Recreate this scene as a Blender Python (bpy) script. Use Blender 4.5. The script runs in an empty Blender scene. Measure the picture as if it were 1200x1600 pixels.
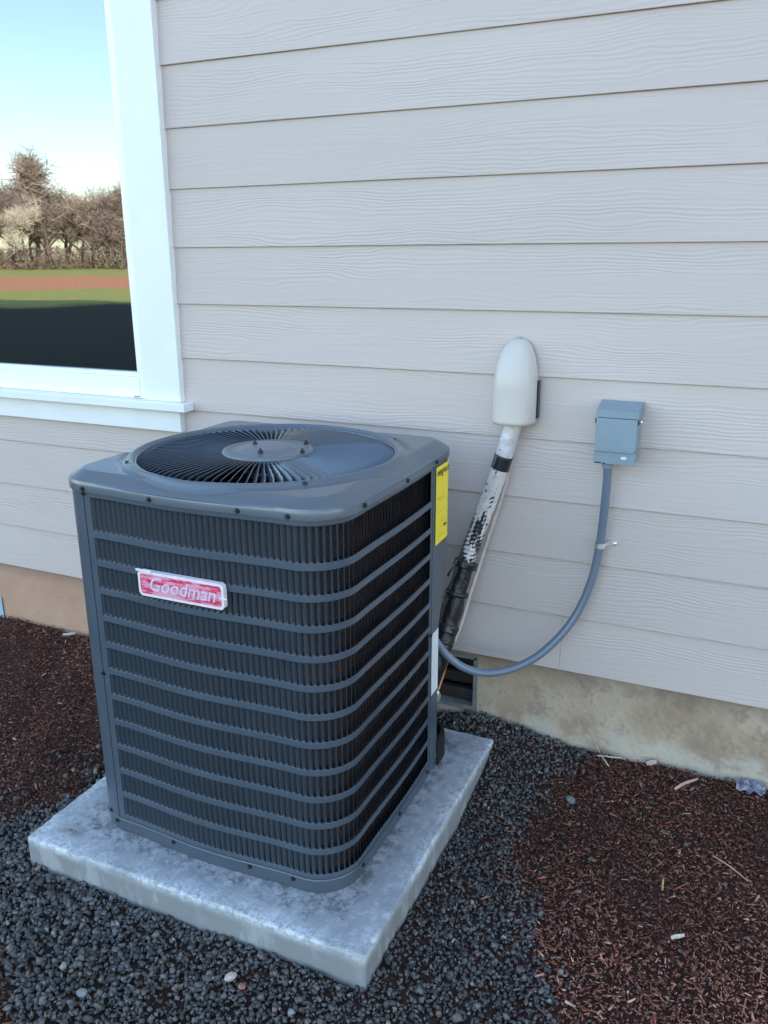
import bpy, bmesh, math, random
import numpy as np
from mathutils import Vector, Matrix, noise as mnoise
PI = math.pi
rad = math.radians
random.seed(7)
rng = np.random.default_rng(11)
S = bpy.context.scene
COL = S.collection

# ------------------------------------------------------------------ camera
cam_d = bpy.data.cameras.new('camera')
cam = bpy.data.objects.new('camera', cam_d)
COL.objects.link(cam)
S.camera = cam
cam.location = (0.7851, -2.3256, 1.2127)
cam.rotation_euler = (1.2749, 0.00416, 0.42173)
cam_d.sensor_fit = 'AUTO'
cam_d.sensor_width = 36
cam_d.lens = 36 * 1304.78 / 1600
cam_d.clip_start = 0.02
cam_d.clip_end = 3000

# ------------------------------------------------------------------ light
SUN_EL, SUN_AZ = rad(18), rad(45)      # behind the house, to the right
world = bpy.data.worlds.new('World')
S.world = world
world.use_nodes = True
wn = world.node_tree
bg = wn.nodes['Background']
sky = wn.nodes.new('ShaderNodeTexSky')
sky.sky_type = 'NISHITA'
sky.sun_disc = False
sky.sun_elevation = SUN_EL
sky.sun_rotation = SUN_AZ
sky.air_density = 1.0
sky.dust_density = 0.9
sky.ozone_density = 0.55
wn.links.new(sky.outputs[0], bg.inputs[0])
bg.inputs[1].default_value = 0.15
sun_d = bpy.data.lights.new('sun', 'SUN')
sun_d.energy = 4.8
sun_d.angle = rad(0.5)
sun_d.color = (1.0, 0.86, 0.70)
sun = bpy.data.objects.new('sun', sun_d)
COL.objects.link(sun)
sd = Vector((math.sin(SUN_AZ) * math.cos(SUN_EL), math.cos(SUN_AZ) * math.cos(SUN_EL), math.sin(SUN_EL)))
sun.rotation_euler = (-sd).to_track_quat('-Z', 'Y').to_euler()
sun.location = (20, 20, 12)
S.view_settings.view_transform = 'Standard'
S.view_settings.look = 'None'
S.view_settings.gamma = 1
S.view_settings.use_curve_mapping = False
S.view_settings.exposure = 2.35

# ------------------------------------------------------------------ helpers
def link(o, parent=None):
    COL.objects.link(o)
    if parent is not None:
        o.parent = parent
    return o

def mobj(name, verts, faces, mat, parent=None, smooth=False):
    me = bpy.data.meshes.new(name)
    me.from_pydata([tuple(v) for v in verts], [], [tuple(f) for f in faces])
    me.update()
    if smooth:
        me.polygons.foreach_set('use_smooth', [True] * len(me.polygons))
    if mat:
        me.materials.append(mat)
    return link(bpy.data.objects.new(name, me), parent)

def bobj(name, bm, mat, parent=None, smooth=False):
    bmesh.ops.recalc_face_normals(bm, faces=bm.faces)
    me = bpy.data.meshes.new(name)
    bm.to_mesh(me)
    bm.free()
    if smooth:
        me.polygons.foreach_set('use_smooth', [True] * len(me.polygons))
    if mat:
        me.materials.append(mat)
    return link(bpy.data.objects.new(name, me), parent)

def thing(name, label, cat, loc=(0, 0, 0), group=None):
    o = bpy.data.objects.new(name, None)
    o.empty_display_size = 0.1
    link(o)
    o.location = loc
    tag(o, label, cat, group)
    return o

def tag(o, label=None, cat=None, group=None, kind=None):
    if label: o['label'] = label
    if cat: o['category'] = cat
    if group: o['group'] = group
    if kind: o['kind'] = kind
    return o

def add_box(bm, x0, x1, y0, y1, z0, z1, bev=0.0, seg=2):
    r = bmesh.ops.create_cube(bm, size=1)
    vs = r['verts']
    for v in vs:
        v.co = Vector(((x0 + x1) / 2 + v.co.x * (x1 - x0), (y0 + y1) / 2 + v.co.y * (y1 - y0), (z0 + z1) / 2 + v.co.z * (z1 - z0)))
    if bev > 0:
        es = {e for v in vs for e in v.link_edges}
        bmesh.ops.bevel(bm, geom=list(es), offset=bev, segments=seg, affect='EDGES', profile=0.5)
    return vs

def box(name, x0, x1, y0, y1, z0, z1, mat, parent=None, bev=0.0):
    bm = bmesh.new()
    add_box(bm, x0, x1, y0, y1, z0, z1, bev)
    return bobj(name, bm, mat, parent)

def catmull(pts, n=8):
    P = [Vector(p) for p in pts]
    P = [P[0] * 2 - P[1]] + P + [P[-1] * 2 - P[-2]]
    out = []
    for i in range(1, len(P) - 2):
        for k in range(n):
            t = k / n
            a, b, c, d = P[i - 1], P[i], P[i + 1], P[i + 2]
            out.append(0.5 * ((2 * b) + (c - a) * t + (2 * a - 5 * b + 4 * c - d) * t * t + (3 * b - 3 * c + d - a) * t ** 3))
    out.append(P[-2])
    return out

def tube_mesh(path, rfun, seg=14, cap=True):
    """path of Vectors; rfun(i, theta) gives radius."""
    V, F = [], []
    n = len(path)
    up = Vector((0.2, 1, 0.1)).normalized()
    for i, p in enumerate(path):
        t = (path[min(i + 1, n - 1)] - path[max(i - 1, 0)]).normalized()
        a = t.cross(up).normalized()
        b = t.cross(a).normalized()
        for k in range(seg):
            th = 2 * PI * k / seg
            r = rfun(i, th)
            V.append(p + a * math.cos(th) * r + b * math.sin(th) * r)
    for i in range(n - 1):
        for k in range(seg):
            F.append((i * seg + k, i * seg + (k + 1) % seg, (i + 1) * seg + (k + 1) % seg, (i + 1) * seg + k))
    if cap:
        F.append(tuple(range(seg))[::-1])
        F.append(tuple((n - 1) * seg + k for k in range(seg)))
    return V, F

def copy_to(o, parent, loc=None, rot=None):
    c = o.copy()
    COL.objects.link(c)
    c.parent = parent
    if loc is not None: c.location = loc
    if rot is not None: c.rotation_euler = rot
    return c

# ------------------------------------------------------------------ materials
class N:
    def __init__(self, name, rough=0.5, color=(.5, .5, .5), metal=0.0, spec=0.5):
        self.m = bpy.data.materials.new(name)
        self.m.use_nodes = True
        self.t = self.m.node_tree
        self.b = self.t.nodes['Principled BSDF']
        self.b.inputs['Base Color'].default_value = (*color, 1)
        self.b.inputs['Roughness'].default_value = rough
        self.b.inputs['Metallic'].default_value = metal
        self.b.inputs['Specular IOR Level'].default_value = spec
    def n(self, typ, **kw):
        nd = self.t.nodes.new('ShaderNode' + typ)
        for k, v in kw.items():
            if k.startswith('i_'):
                key = k[2:].replace('_', ' ')
                nd.inputs[key].default_value = v
            else:
                setattr(nd, k, v)
        return nd
    def l(self, a, b):
        self.t.links.new(a, b)
    def coord(self, kind='Object', scale=(1, 1, 1), rnd=False):
        tc = self.n('TexCoord')
        mp = self.n('Mapping')
        mp.inputs['Scale'].default_value = scale
        src = tc.outputs[kind]
        if rnd:
            oi = self.n('ObjectInfo')
            mu = self.math('MULTIPLY', oi.outputs['Random'], 37.0)
            cx = self.n('CombineXYZ')
            self.l(mu, cx.inputs[0]); self.l(mu, cx.inputs[1])
            va = self.n('VectorMath', operation='ADD')
            self.l(src, va.inputs[0]); self.l(cx.outputs[0], va.inputs[1])
            src = va.outputs[0]
        self.l(src, mp.inputs[0])
        return mp.outputs[0]
    def noise(self, vec, scale, detail=4, rough=0.55, dist=0.0):
        nd = self.n('TexNoise')
        nd.inputs['Scale'].default_value = scale
        nd.inputs['Detail'].default_value = detail
        nd.inputs['Roughness'].default_value = rough
        nd.inputs['Distortion'].default_value = dist
        if vec is not None: self.l(vec, nd.inputs['Vector'])
        return nd.outputs['Fac']
    def math(self, op, a, b=None, clamp=False):
        nd = self.n('Math', operation=op)
        nd.use_clamp = clamp
        for i, v in enumerate((a, b)):
            if v is None: continue
            if hasattr(v, 'is_linked') or hasattr(v, 'links'): self.l(v, nd.inputs[i])
            else: nd.inputs[i].default_value = v
        return nd.outputs[0]
    def ramp(self, fac, stops):
        nd = self.n('ValToRGB')
        e = nd.color_ramp.elements
        while len(e) < len(stops): e.new(0.5)
        for el, (p, c) in zip(e, stops):
            el.position = p
            el.color = (*c, 1) if len(c) == 3 else c
        self.l(fac, nd.inputs[0])
        return nd.outputs[0]
    def gray(self, fac, a, b):
        nd = self.n('MapRange')
        nd.interpolation_type = 'SMOOTHSTEP'
        nd.inputs[1].default_value = a
        nd.inputs[2].default_value = b
        self.l(fac, nd.inputs[0])
        return nd.outputs[0]
    def mix(self, fac, a, b, blend='MIX'):
        nd = self.n('Mix', data_type='RGBA', blend_type=blend)
        if hasattr(fac, 'links'): self.l(fac, nd.inputs[0])
        else: nd.inputs[0].default_value = fac
        for s, v in ((6, a), (7, b)):
            if hasattr(v, 'links'): self.l(v, nd.inputs[s])
            else: nd.inputs[s].default_value = (*v, 1)
        return nd.outputs[2]
    def bump(self, h, strength=0.5, dist=0.002, prev=None):
        nd = self.n('Bump')
        nd.inputs['Strength'].default_value = strength
        nd.inputs['Distance'].default_value = dist
        self.l(h, nd.inputs['Height'])
        if prev is not None: self.l(prev, nd.inputs['Normal'])
        return nd.outputs[0]
    def col(self, c): self.l(c, self.b.inputs['Base Color'])
    def nor(self, c): self.l(c, self.b.inputs['Normal'])
    def rgh(self, c): self.l(c, self.b.inputs['Roughness'])

# painted fibre-cement siding with embossed wood grain
g = N('siding_paint', 0.55, (.50, .47, .465))
v = g.coord('Object', (1, 1, 1), rnd=True)
def scaled(mat, v, s):
    mp = mat.n('Mapping'); mp.inputs['Scale'].default_value = s; mat.l(v, mp.inputs[0]); return mp.outputs[0]
warp = g.noise(scaled(g, v, (2.2, 1, 9)), 1.0, 3, .5)
sx = g.n('SeparateXYZ'); g.l(v, sx.inputs[0])
zz = g.math('ADD', sx.outputs[2], g.math('MULTIPLY', warp, 0.085))
sw = g.math('SINE', g.math('MULTIPLY', zz, 2 * PI / 0.0105))
cmb = g.n('CombineXYZ'); g.l(g.math('MULTIPLY', sx.outputs[0], 2.2), cmb.inputs[0]); g.l(g.math('MULTIPLY', zz, 130.0), cmb.inputs[2]); g.l(sx.outputs[1], cmb.inputs[1])
fine = g.noise(cmb.outputs[0], 1.0, 3, .6)
mask = g.gray(g.noise(scaled(g, v, (1.3, 1, 11)), 1.0, 2, .5), .40, .62)
h = g.math('ADD', g.math('MULTIPLY', g.math('MULTIPLY', sw, mask), .45), g.math('MULTIPLY', fine, 1.5))
g.nor(g.bump(h, .50, .0012))
tone = g.noise(scaled(g, v, (.9, 1, 3)), 1.0, 3, .5)
cc = g.ramp(tone, [(.3, (.518, .438, .408)), (.7, (.558, .478, .448))])
dirt = g.gray(g.noise(scaled(g, v, (4, 4, 9)), 1.0, 6, .7), .60, .85)
g.col(g.mix(g.math('MULTIPLY', dirt, .14), cc, (.36, .33, .30)))
SIDING = g.m

def simple(name, color, rough, metal=0.0, spec=.5, nscale=30, var=.12, bump=0.0, bscale=200, bd=.0004):
    g = N(name, rough, color, metal, spec)
    v = g.coord('Object')
    n = g.noise(v, nscale, 5, .6)
    lo = tuple(c * (1 - var) for c in color); hi = tuple(min(1, c * (1 + var)) for c in color)
    g.col(g.ramp(n, [(.3, lo), (.7, hi)]))
    g.rgh(g.math('ADD', g.math('MULTIPLY', n, .15), rough - .07))
    if bump: g.nor(g.bump(g.noise(v, bscale, 3, .6), bump, bd))
    return g.m

TRIM = simple('white_trim_paint', (.78, .79, .78), .45, nscale=6, var=.03, bump=.25, bscale=60)
VINYL = simple('white_vinyl', (.90, .90, .90), .28, nscale=4, var=.02)
UNIT = simple('slate_painted_steel', (.062, .082, .110), .34, spec=.6, nscale=7, var=.07, bump=.10, bscale=350, bd=.0002)
LID = simple('slate_painted_lid', (.092, .116, .145), .25, spec=.75, nscale=2.5, var=.05)
LOUV = simple('slate_louver_shaded', (.034, .047, .064), .36, spec=.5, nscale=9, var=.10)  # same paint as the panel, recess shade put into a darker colour
BLADE = simple('slate_grille_paint', (.070, .092, .122), .20, spec=1.0, nscale=9, var=.06)
HUBM = simple('hub_plate_paint', (.13, .155, .18), .35, nscale=30, var=.15)
FANM = simple('fan_blade_metal', (.20, .23, .27), .22, metal=.8, nscale=8, var=.1)
BLACK = simple('black_fastener', (.015, .015, .018), .5, nscale=80, var=.3)
DARK = simple('dark_interior', (.006, .006, .007), .8)
STEEL = simple('zinc_plated_steel', (.85, .87, .88), .42, metal=1.0, nscale=60, var=.15)
HOODM = simple('beige_plastic', (.56, .515, .475), .38, nscale=8, var=.04, bump=.1, bscale=120)
BOXM = simple('grey_blue_enamel', (.215, .275, .325), .42, nscale=14, var=.06, bump=.12, bscale=160)
CONDM = simple('grey_pvc_conduit', (.145, .180, .235), .26, spec=.6, nscale=3, var=.03)
FOAM = simple('black_foam', (.010, .010, .013), .38, spec=.5, nscale=60, var=.4, bump=.8, bscale=45, bd=.005)
TAPE = simple('black_tape', (.02, .022, .028), .22, nscale=40, var=.3, bump=.3, bscale=90, bd=.001)
THIN = simple('beige_cable_sheath', (.50, .41, .37), .4, nscale=60, var=.12)
COPPER = simple('copper_pipe', (.42, .20, .12), .42, metal=.8, nscale=50, var=.3)
WHITEL = simple('white_label_paper', (.70, .73, .76), .4, nscale=40, var=.06)
ROOFM = simple('roof_shingle', (.07, .07, .075), .9, nscale=20, var=.3)
ROOM = simple('room_paint', (.22, .22, .22), .9)
CEDAR = simple('dark_wood_board', (.030, .022, .022), .7, nscale=14, var=.5, bump=.5, bscale=60, bd=.002)
VENTM = simple('grey_vent_plastic', (.17, .175, .175), .6, nscale=25, var=.3, bump=.3, bscale=80, bd=.001)
BLUEP = simple('light_blue_film', (.35, .48, .58), .3)
PURP = simple('grey_violet_plastic', (.23, .21, .28), .5, nscale=60, var=.3)

# insulation wrap: off-white tape with black marks showing through
g = N('white_pipe_wrap', .38, (.62, .58, .57))
v = g.coord('Object')
n1 = g.noise(scaled(g, v, (1, 1, 1)), 26, 4, .6)
sepz = g.n('SeparateXYZ'); g.l(v, sepz.inputs[0])
low = g.gray(sepz.outputs[2], .54, .38)
rib = g.math('SINE', g.math('MULTIPLY', g.math('SUBTRACT', sepz.outputs[2], g.math('MULTIPLY', sepz.outputs[0], .35)), 2 * PI / .0125))
ribm = g.gray(rib, .0, .7)
side = g.gray(g.noise(scaled(g, v, (1, 1, .35)), 22, 2, .5), .40, .56)
sw3 = g.n('CombineXYZ')
g.l(g.math('SUBTRACT', sepz.outputs[0], g.math('MULTIPLY', sepz.outputs[2], .34)), sw3.inputs[0]); g.l(sepz.outputs[1], sw3.inputs[1]); g.l(g.math('MULTIPLY', sepz.outputs[2], .16), sw3.inputs[2])
strk = g.math('ADD', g.noise(sw3.outputs[0], 60, 4, .6), g.math('MULTIPLY', rib, .035))
blk = g.gray(g.math('ADD', strk, g.math('MULTIPLY', g.gray(sepz.outputs[2], .60, .34), .26)), .655, .675)
spots = g.gray(n1, .64, .66)
m_ = g.math('MAXIMUM', blk, spots)
g.col(g.mix(m_, g.ramp(g.noise(v, 70, 4), [(.3, (.52, .48, .47)), (.7, (.66, .63, .62))]), (.03, .028, .035)))
g.nor(g.bump(g.math('ADD', g.math('MULTIPLY', rib, .35), g.math('MULTIPLY', g.noise(v, 50, 4), 1.6)), .3, .0015))
WRAP = g.m

# coil seen through the louvers
g = N('coil_fins', .55, (.07, .06, .06), .4)
v = g.coord('Object')
w = g.n('TexWave', wave_type='BANDS', bands_direction='Z'); w.inputs['Scale'].default_value = 60; w.inputs['Distortion'].default_value = .4
g.l(v, w.inputs[0])
g.col(g.mix(g.noise(v, 9, 4), (.012, .012, .017), (.085, .06, .058)))
g.nor(g.bump(w.outputs['Fac'], .6, .002))
COIL = g.m

# concrete pad
PAD = dict(x0=-.8237, x1=.1551, y0=-1.035, y1=-.0993, z1=-.2277, z0=-.3027)
UC = (-.334, -.555)
g = N('pad_concrete', .75, (.33, .36, .39))
v = g.coord('Object')
s3 = g.n('SeparateXYZ'); g.l(v, s3.inputs[0])
big = g.noise(v, 5, 5, .6); mid = g.noise(v, 28, 6, .65); grit = g.noise(v, 260, 3, .7)
base = g.mix(g.gray(big, .35, .65), (.29, .305, .33), (.37, .385, .41))
base = g.mix(g.math('MULTIPLY', g.gray(g.noise(v, 38, 9, .85), .48, .62), .6), base, (.52, .55, .58))
def dist_edge(gg, s3, hx, hy, cx, cy):
    dx = gg.math('SUBTRACT', hx, gg.math('ABSOLUTE', gg.math('SUBTRACT', s3.outputs[0], cx)))
    dy = gg.math('SUBTRACT', hy, gg.math('ABSOLUTE', gg.math('SUBTRACT', s3.outputs[1], cy)))
    return dx, dy
dx, dy = dist_edge(g, s3, (PAD['x1'] - PAD['x0']) / 2, (PAD['y1'] - PAD['y0']) / 2, (PAD['x0'] + PAD['x1']) / 2, (PAD['y0'] + PAD['y1']) / 2)
de = g.math('MINIMUM', dx, dy)
dw = g.math('ADD', de, g.math('MULTIPLY', g.math('SUBTRACT', mid, .5), .09))
ew = g.math('MULTIPLY', g.math('SUBTRACT', 1.0, g.gray(dw, .000, .06)), g.gray(g.noise(v, 75, 5, .75), .40, .56))
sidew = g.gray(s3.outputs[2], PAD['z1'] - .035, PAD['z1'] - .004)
ew = g.math('MULTIPLY', g.math('MULTIPLY', ew, g.gray(big, .32, .6)), sidew)
base = g.mix(g.math('MULTIPLY', ew, .9), base, (.68, .72, .74))
# efflorescence dribbles on the side faces
drb = g.gray(g.noise(scaled(g, v, (1, 1, .4)), 17, 5, .65), .50, .66)
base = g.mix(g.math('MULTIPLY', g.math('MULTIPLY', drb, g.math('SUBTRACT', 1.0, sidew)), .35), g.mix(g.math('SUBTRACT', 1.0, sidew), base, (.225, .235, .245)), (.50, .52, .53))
# soil splashed on the slab round the foot of the unit
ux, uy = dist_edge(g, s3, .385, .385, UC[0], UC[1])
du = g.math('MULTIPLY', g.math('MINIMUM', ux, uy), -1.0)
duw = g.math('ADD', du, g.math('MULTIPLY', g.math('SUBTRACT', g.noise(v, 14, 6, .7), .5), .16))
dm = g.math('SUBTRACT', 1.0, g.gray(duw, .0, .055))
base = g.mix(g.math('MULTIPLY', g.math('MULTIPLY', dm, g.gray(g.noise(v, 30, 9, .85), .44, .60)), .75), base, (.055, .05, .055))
base = g.mix(g.math('MULTIPLY', g.gray(grit, .55, .75), .5), base, (.14, .14, .15))
g.col(base)
bb = g.bump(g.noise(v, 60, 8, .7), .55, .003)
g.nor(g.bump(grit, .5, .0008, bb))
PADM = g.m

# foundation concrete
g = N('foundation_concrete', .85)
v = g.coord('Object')
s3 = g.n('SeparateXYZ'); g.l(v, s3.inputs[0])
n1 = g.noise(v, 3.2, 6, .62); n2 = g.noise(v, 13, 6, .68); n3 = g.noise(v, 90, 4, .7)
grey = g.ramp(n1, [(.36, (.27, .19, .14)), (.5, (.42, .32, .23)), (.62, (.53, .43, .33))])
grey = g.mix(g.math('MULTIPLY', g.gray(n2, .5, .66), .55), grey, (.20, .145, .11))
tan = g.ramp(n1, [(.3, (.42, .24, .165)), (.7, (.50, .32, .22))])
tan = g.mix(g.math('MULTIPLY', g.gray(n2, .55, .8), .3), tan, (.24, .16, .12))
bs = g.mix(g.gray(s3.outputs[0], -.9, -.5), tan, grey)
zl = g.math('ADD', s3.outputs[2], g.math('MULTIPLY', g.math('SUBTRACT', g.noise(scaled(g, v, (1, 1, .3)), 5, 5, .6), .5), .10))
wb = g.math('MULTIPLY', g.math('SUBTRACT', 1.0, g.gray(zl, -.205, -.165)), g.gray(s3.outputs[0], .02, .12))
bs = g.mix(g.math('MULTIPLY', g.math('MULTIPLY', wb, g.gray(n2, .38, .58)), .65), bs, (.53, .49, .42))
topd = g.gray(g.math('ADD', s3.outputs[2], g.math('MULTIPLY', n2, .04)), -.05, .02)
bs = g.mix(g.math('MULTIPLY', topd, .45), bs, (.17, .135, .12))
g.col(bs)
b1 = g.bump(n2, .8, .010)
g.nor(g.bump(n3, .6, .0015, b1))
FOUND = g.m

# stones and chips: colour carried per piece
def piece_mat(name, rough, spec=.4, bscale=120, bd=.0008):
    g = N(name, rough, spec=spec)
    at = g.n('Attribute'); at.attribute_name = 'tint'
    v = g.coord('Object')
    n = g.noise(v, 90, 4, .65)
    g.col(g.mix(g.math('MULTIPLY', g.gray(n, .35, .7), .35), at.outputs['Color'], (.02, .02, .02)))
    g.nor(g.bump(g.noise(v, bscale, 4, .6), .5, bd))
    return g.m
STONE = piece_mat('crushed_basalt', .72)
CHIP = piece_mat('bark_mulch', .85, .25)

# ground
g = N('ground_soil', .95, spec=.2)
v = g.coord('Object')
s3 = g.n('SeparateXYZ'); g.l(v, s3.inputs[0])
n1 = g.noise(v, 60, 8, .75)
near = g.ramp(n1, [(.35, (.022, .012, .010)), (.5, (.060, .028, .022)), (.62, (.11, .052, .038)), (.8, (.18, .11, .08))])
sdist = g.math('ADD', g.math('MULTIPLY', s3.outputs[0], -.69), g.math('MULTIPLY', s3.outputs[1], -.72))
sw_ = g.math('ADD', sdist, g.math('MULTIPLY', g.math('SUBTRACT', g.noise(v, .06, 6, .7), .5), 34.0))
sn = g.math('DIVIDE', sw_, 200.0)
grass = g.mix(g.noise(v, .9, 6, .8), (.26, .31, .07), (.48, .44, .14))
soil = g.mix(g.noise(v, .5, 6, .8), (.58, .23, .11), (.66, .32, .17))
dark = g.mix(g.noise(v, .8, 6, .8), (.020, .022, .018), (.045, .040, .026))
red = g.math('MULTIPLY', g.gray(sn, .205, .225), g.math('SUBTRACT', 1.0, g.gray(sn, .36, .42)))
far = g.mix(red, grass, soil)
far = g.mix(g.math('SUBTRACT', 1.0, g.gray(sn, .13, .16)), far, dark)  # dark soil tone over the house shadow zone, shade put into the colour
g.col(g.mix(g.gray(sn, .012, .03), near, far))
g.nor(g.bump(g.noise(v, 110, 6, .8), .9, .006))
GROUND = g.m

# window glass: coated double glazing, part mirror part clear
gm = bpy.data.materials.new('coated_window_glass'); gm.use_nodes = True
t = gm.node_tree; t.nodes.clear()
out = t.nodes.new('ShaderNodeOutputMaterial'); mx = t.nodes.new('ShaderNodeMixShader')
gl = t.nodes.new('ShaderNodeBsdfGlossy'); gl.inputs['Roughness'].default_value = 0.0; gl.inputs['Color'].default_value = (.84, .91, 1, 1)
tr = t.nodes.new('ShaderNodeBsdfTransparent'); tr.inputs['Color'].default_value = (.45, .50, .52, 1)
nz = t.nodes.new('ShaderNodeTexNoise'); nz.inputs['Scale'].default_value = 1.6; nz.inputs['Detail'].default_value = 1
bp_ = t.nodes.new('ShaderNodeBump'); bp_.inputs['Strength'].default_value = .25; bp_.inputs['Distance'].default_value = .004
tcn = t.nodes.new('ShaderNodeTexCoord')
t.links.new(tcn.outputs['Object'], nz.inputs['Vector']); t.links.new(nz.outputs['Fac'], bp_.inputs['Height']); t.links.new(bp_.outputs[0], gl.inputs['Normal'])
mx.inputs[0].default_value = .225
t.links.new(tr.outputs[0], mx.inputs[1]); t.links.new(gl.outputs[0], mx.inputs[2]); t.links.new(mx.outputs[0], out.inputs[0])
GLASS = gm

# ------------------------------------------------------------------ ground
def sstep(a, b, x):
    t = np.clip((x - a) / (b - a), 0, 1)
    return t * t * (3 - 2 * t)

def ground_z(x, y):
    x = np.asarray(x, float); y = np.asarray(y, float)
    z = -.318 + .045 * sstep(-.55, -.02, y)
    z = z + .045 * np.exp(-((x - .08) / .22) ** 2) * sstep(-.22, .0, y)
    z = z + .012 * sstep(.45, .8, x) + .010 * sstep(-1.0, -1.3, x)
    bumps = .006 * np.sin(x * 9 + 1.3 * np.sin(y * 7)) * np.cos(y * 8.3 + x * 3) + .003 * np.sin(x * 31 + y * 17)
    fade = 1 - sstep(3, 7, np.hypot(x, y))
    return z + bumps * fade

def axis_pts(lo, hi, d, far):
    a = list(np.arange(lo, hi, d))
    step = d; x = a[-1]
    while x < far:
        step *= 1.35; x += step; a.append(x)
    step = d; x = a[0]; pre = []
    while x > -far:
        step *= 1.35; x -= step; pre.append(x)
    return np.array(pre[::-1] + a)
gx = axis_pts(-3.0, 2.2, .03, 900); gy = axis_pts(-2.6, .3, .03, 900)
X, Y = np.meshgrid(gx, gy)
Z = ground_z(X, Y)
nx, ny = len(gx), len(gy)
V = np.stack([X.ravel(), Y.ravel(), Z.ravel()], 1)
F = [(j * nx + i, j * nx + i + 1, (j + 1) * nx + i + 1, (j + 1) * nx + i) for j in range(ny - 1) for i in range(nx - 1)]
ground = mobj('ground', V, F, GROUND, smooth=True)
tag(ground, kind='structure')

def fbm(x, y, s, seed=0):
    out = np.zeros(len(x))
    for i in range(len(x)):
        out[i] = mnoise.noise(Vector((x[i] * s + seed, y[i] * s, seed * .37)))
    return out

# gravel bed outline (world metres) as a signed weight: >0 gravel, <0 mulch
RB = np.array([(.12, .36), (0.0, .37), (-.136, .41), (-.30, .37), (-.46, .33), (-.60, .40), (-.715, .46), (-.964, .53), (-1.2, .58), (-1.8, .6)])
LB = np.array([(.2, -.97), (-.6, -.965), (-.85, -.975), (-1.05, -.98), (-1.20, -.80), (-1.36, -.57), (-1.44, -.40), (-1.6, .1)])
def gravel_w(x, y):
    rx = np.interp(-y, -RB[:, 0], RB[:, 1])
    lx = np.interp(-y, -LB[:, 0], LB[:, 1])
    return np.minimum(rx - x, x - lx)

def scatter(name, P, size, rotm, protoV, protoF, tint, mat, jitter):
    """many small pieces in one mesh, each with its own deformation and colour"""
    n = len(P); nv = len(protoV)
    v = np.repeat(protoV[None], n, 0) * (1 + jitter * rng.uniform(-1, 1, (n, nv, 3)))
    v = v * size[:, None, :]
    v = np.einsum('nij,nvj->nvi', rotm, v) + P[:, None, :]
    nf, k = protoF.shape
    me = bpy.data.meshes.new(name)
    me.vertices.add(n * nv); me.vertices.foreach_set('co', v.reshape(-1).astype(np.float32))
    f = (protoF[None] + (np.arange(n) * nv)[:, None, None]).reshape(-1)
    me.loops.add(len(f)); me.loops.foreach_set('vertex_index', f.astype(np.int32))
    me.polygons.add(n * nf)
    me.polygons.foreach_set('loop_start', (np.arange(n * nf) * k).astype(np.int32))
    me.polygons.foreach_set('loop_total', np.full(n * nf, k, np.int32))
    me.update(calc_edges=True)
    ca = me.color_attributes.new('tint', 'FLOAT_COLOR', 'POINT')
    c = np.ones((n, nv, 4), np.float32); c[:, :, :3] = tint[:, None, :]
    ca.data.foreach_set('color', c.reshape(-1))
    me.materials.append(mat)
    return link(bpy.data.objects.new(name, me))

def rand_rot(n, tilt):
    a = rng.uniform(0, 2 * PI, n); b = rng.normal(0, tilt, n); c = rng.normal(0, tilt, n)
    ca, sa, cb, sb, cg, sg = np.cos(a), np.sin(a), np.cos(b), np.sin(b), np.cos(c), np.sin(c)
    z0 = np.zeros(n); o = np.ones(n)
    Rz = np.stack([ca, -sa, z0, sa, ca, z0, z0, z0, o], 1).reshape(n, 3, 3)
    Ry = np.stack([cb, z0, sb, z0, o, z0, -sb, z0, cb], 1).reshape(n, 3, 3)
    Rx = np.stack([o, z0, z0, z0, cg, -sg, z0, sg, cg], 1).reshape(n, 3, 3)
    return Rz @ Ry @ Rx

bm = bmesh.new(); bmesh.ops.create_icosphere(bm, subdivisions=1, radius=1)
icoV = np.array([v.co[:] for v in bm.verts]); icoF = np.array([[v.index for v in f.verts] for f in bm.faces]); bm.free()
cubeV = np.array([(x, y, z) for x in (-.85, .85) for y in (-.85, .85) for z in (-.85, .85)] + [(0, 0, .95), (0, 0, -.95), (.98, 0, 0), (-.98, 0, 0)], float)
cubeF = np.array([(8, 1, 5), (8, 5, 7), (8, 7, 3), (8, 3, 1), (9, 4, 0), (9, 6, 4), (9, 2, 6), (9, 0, 2), (10, 5, 4), (10, 7, 5), (10, 6, 7), (10, 4, 6), (11, 0, 1), (11, 1, 3), (11, 3, 2), (11, 2, 0), (0, 4, 5), (0, 5, 1), (2, 3, 7), (2, 7, 6)])
def outside_pad(x, y, m=.004):
    return ~((x > PAD['x0'] - m) & (x < PAD['x1'] + m) & (y > PAD['y0'] - m) & (y < PAD['y1'] + m))

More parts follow.
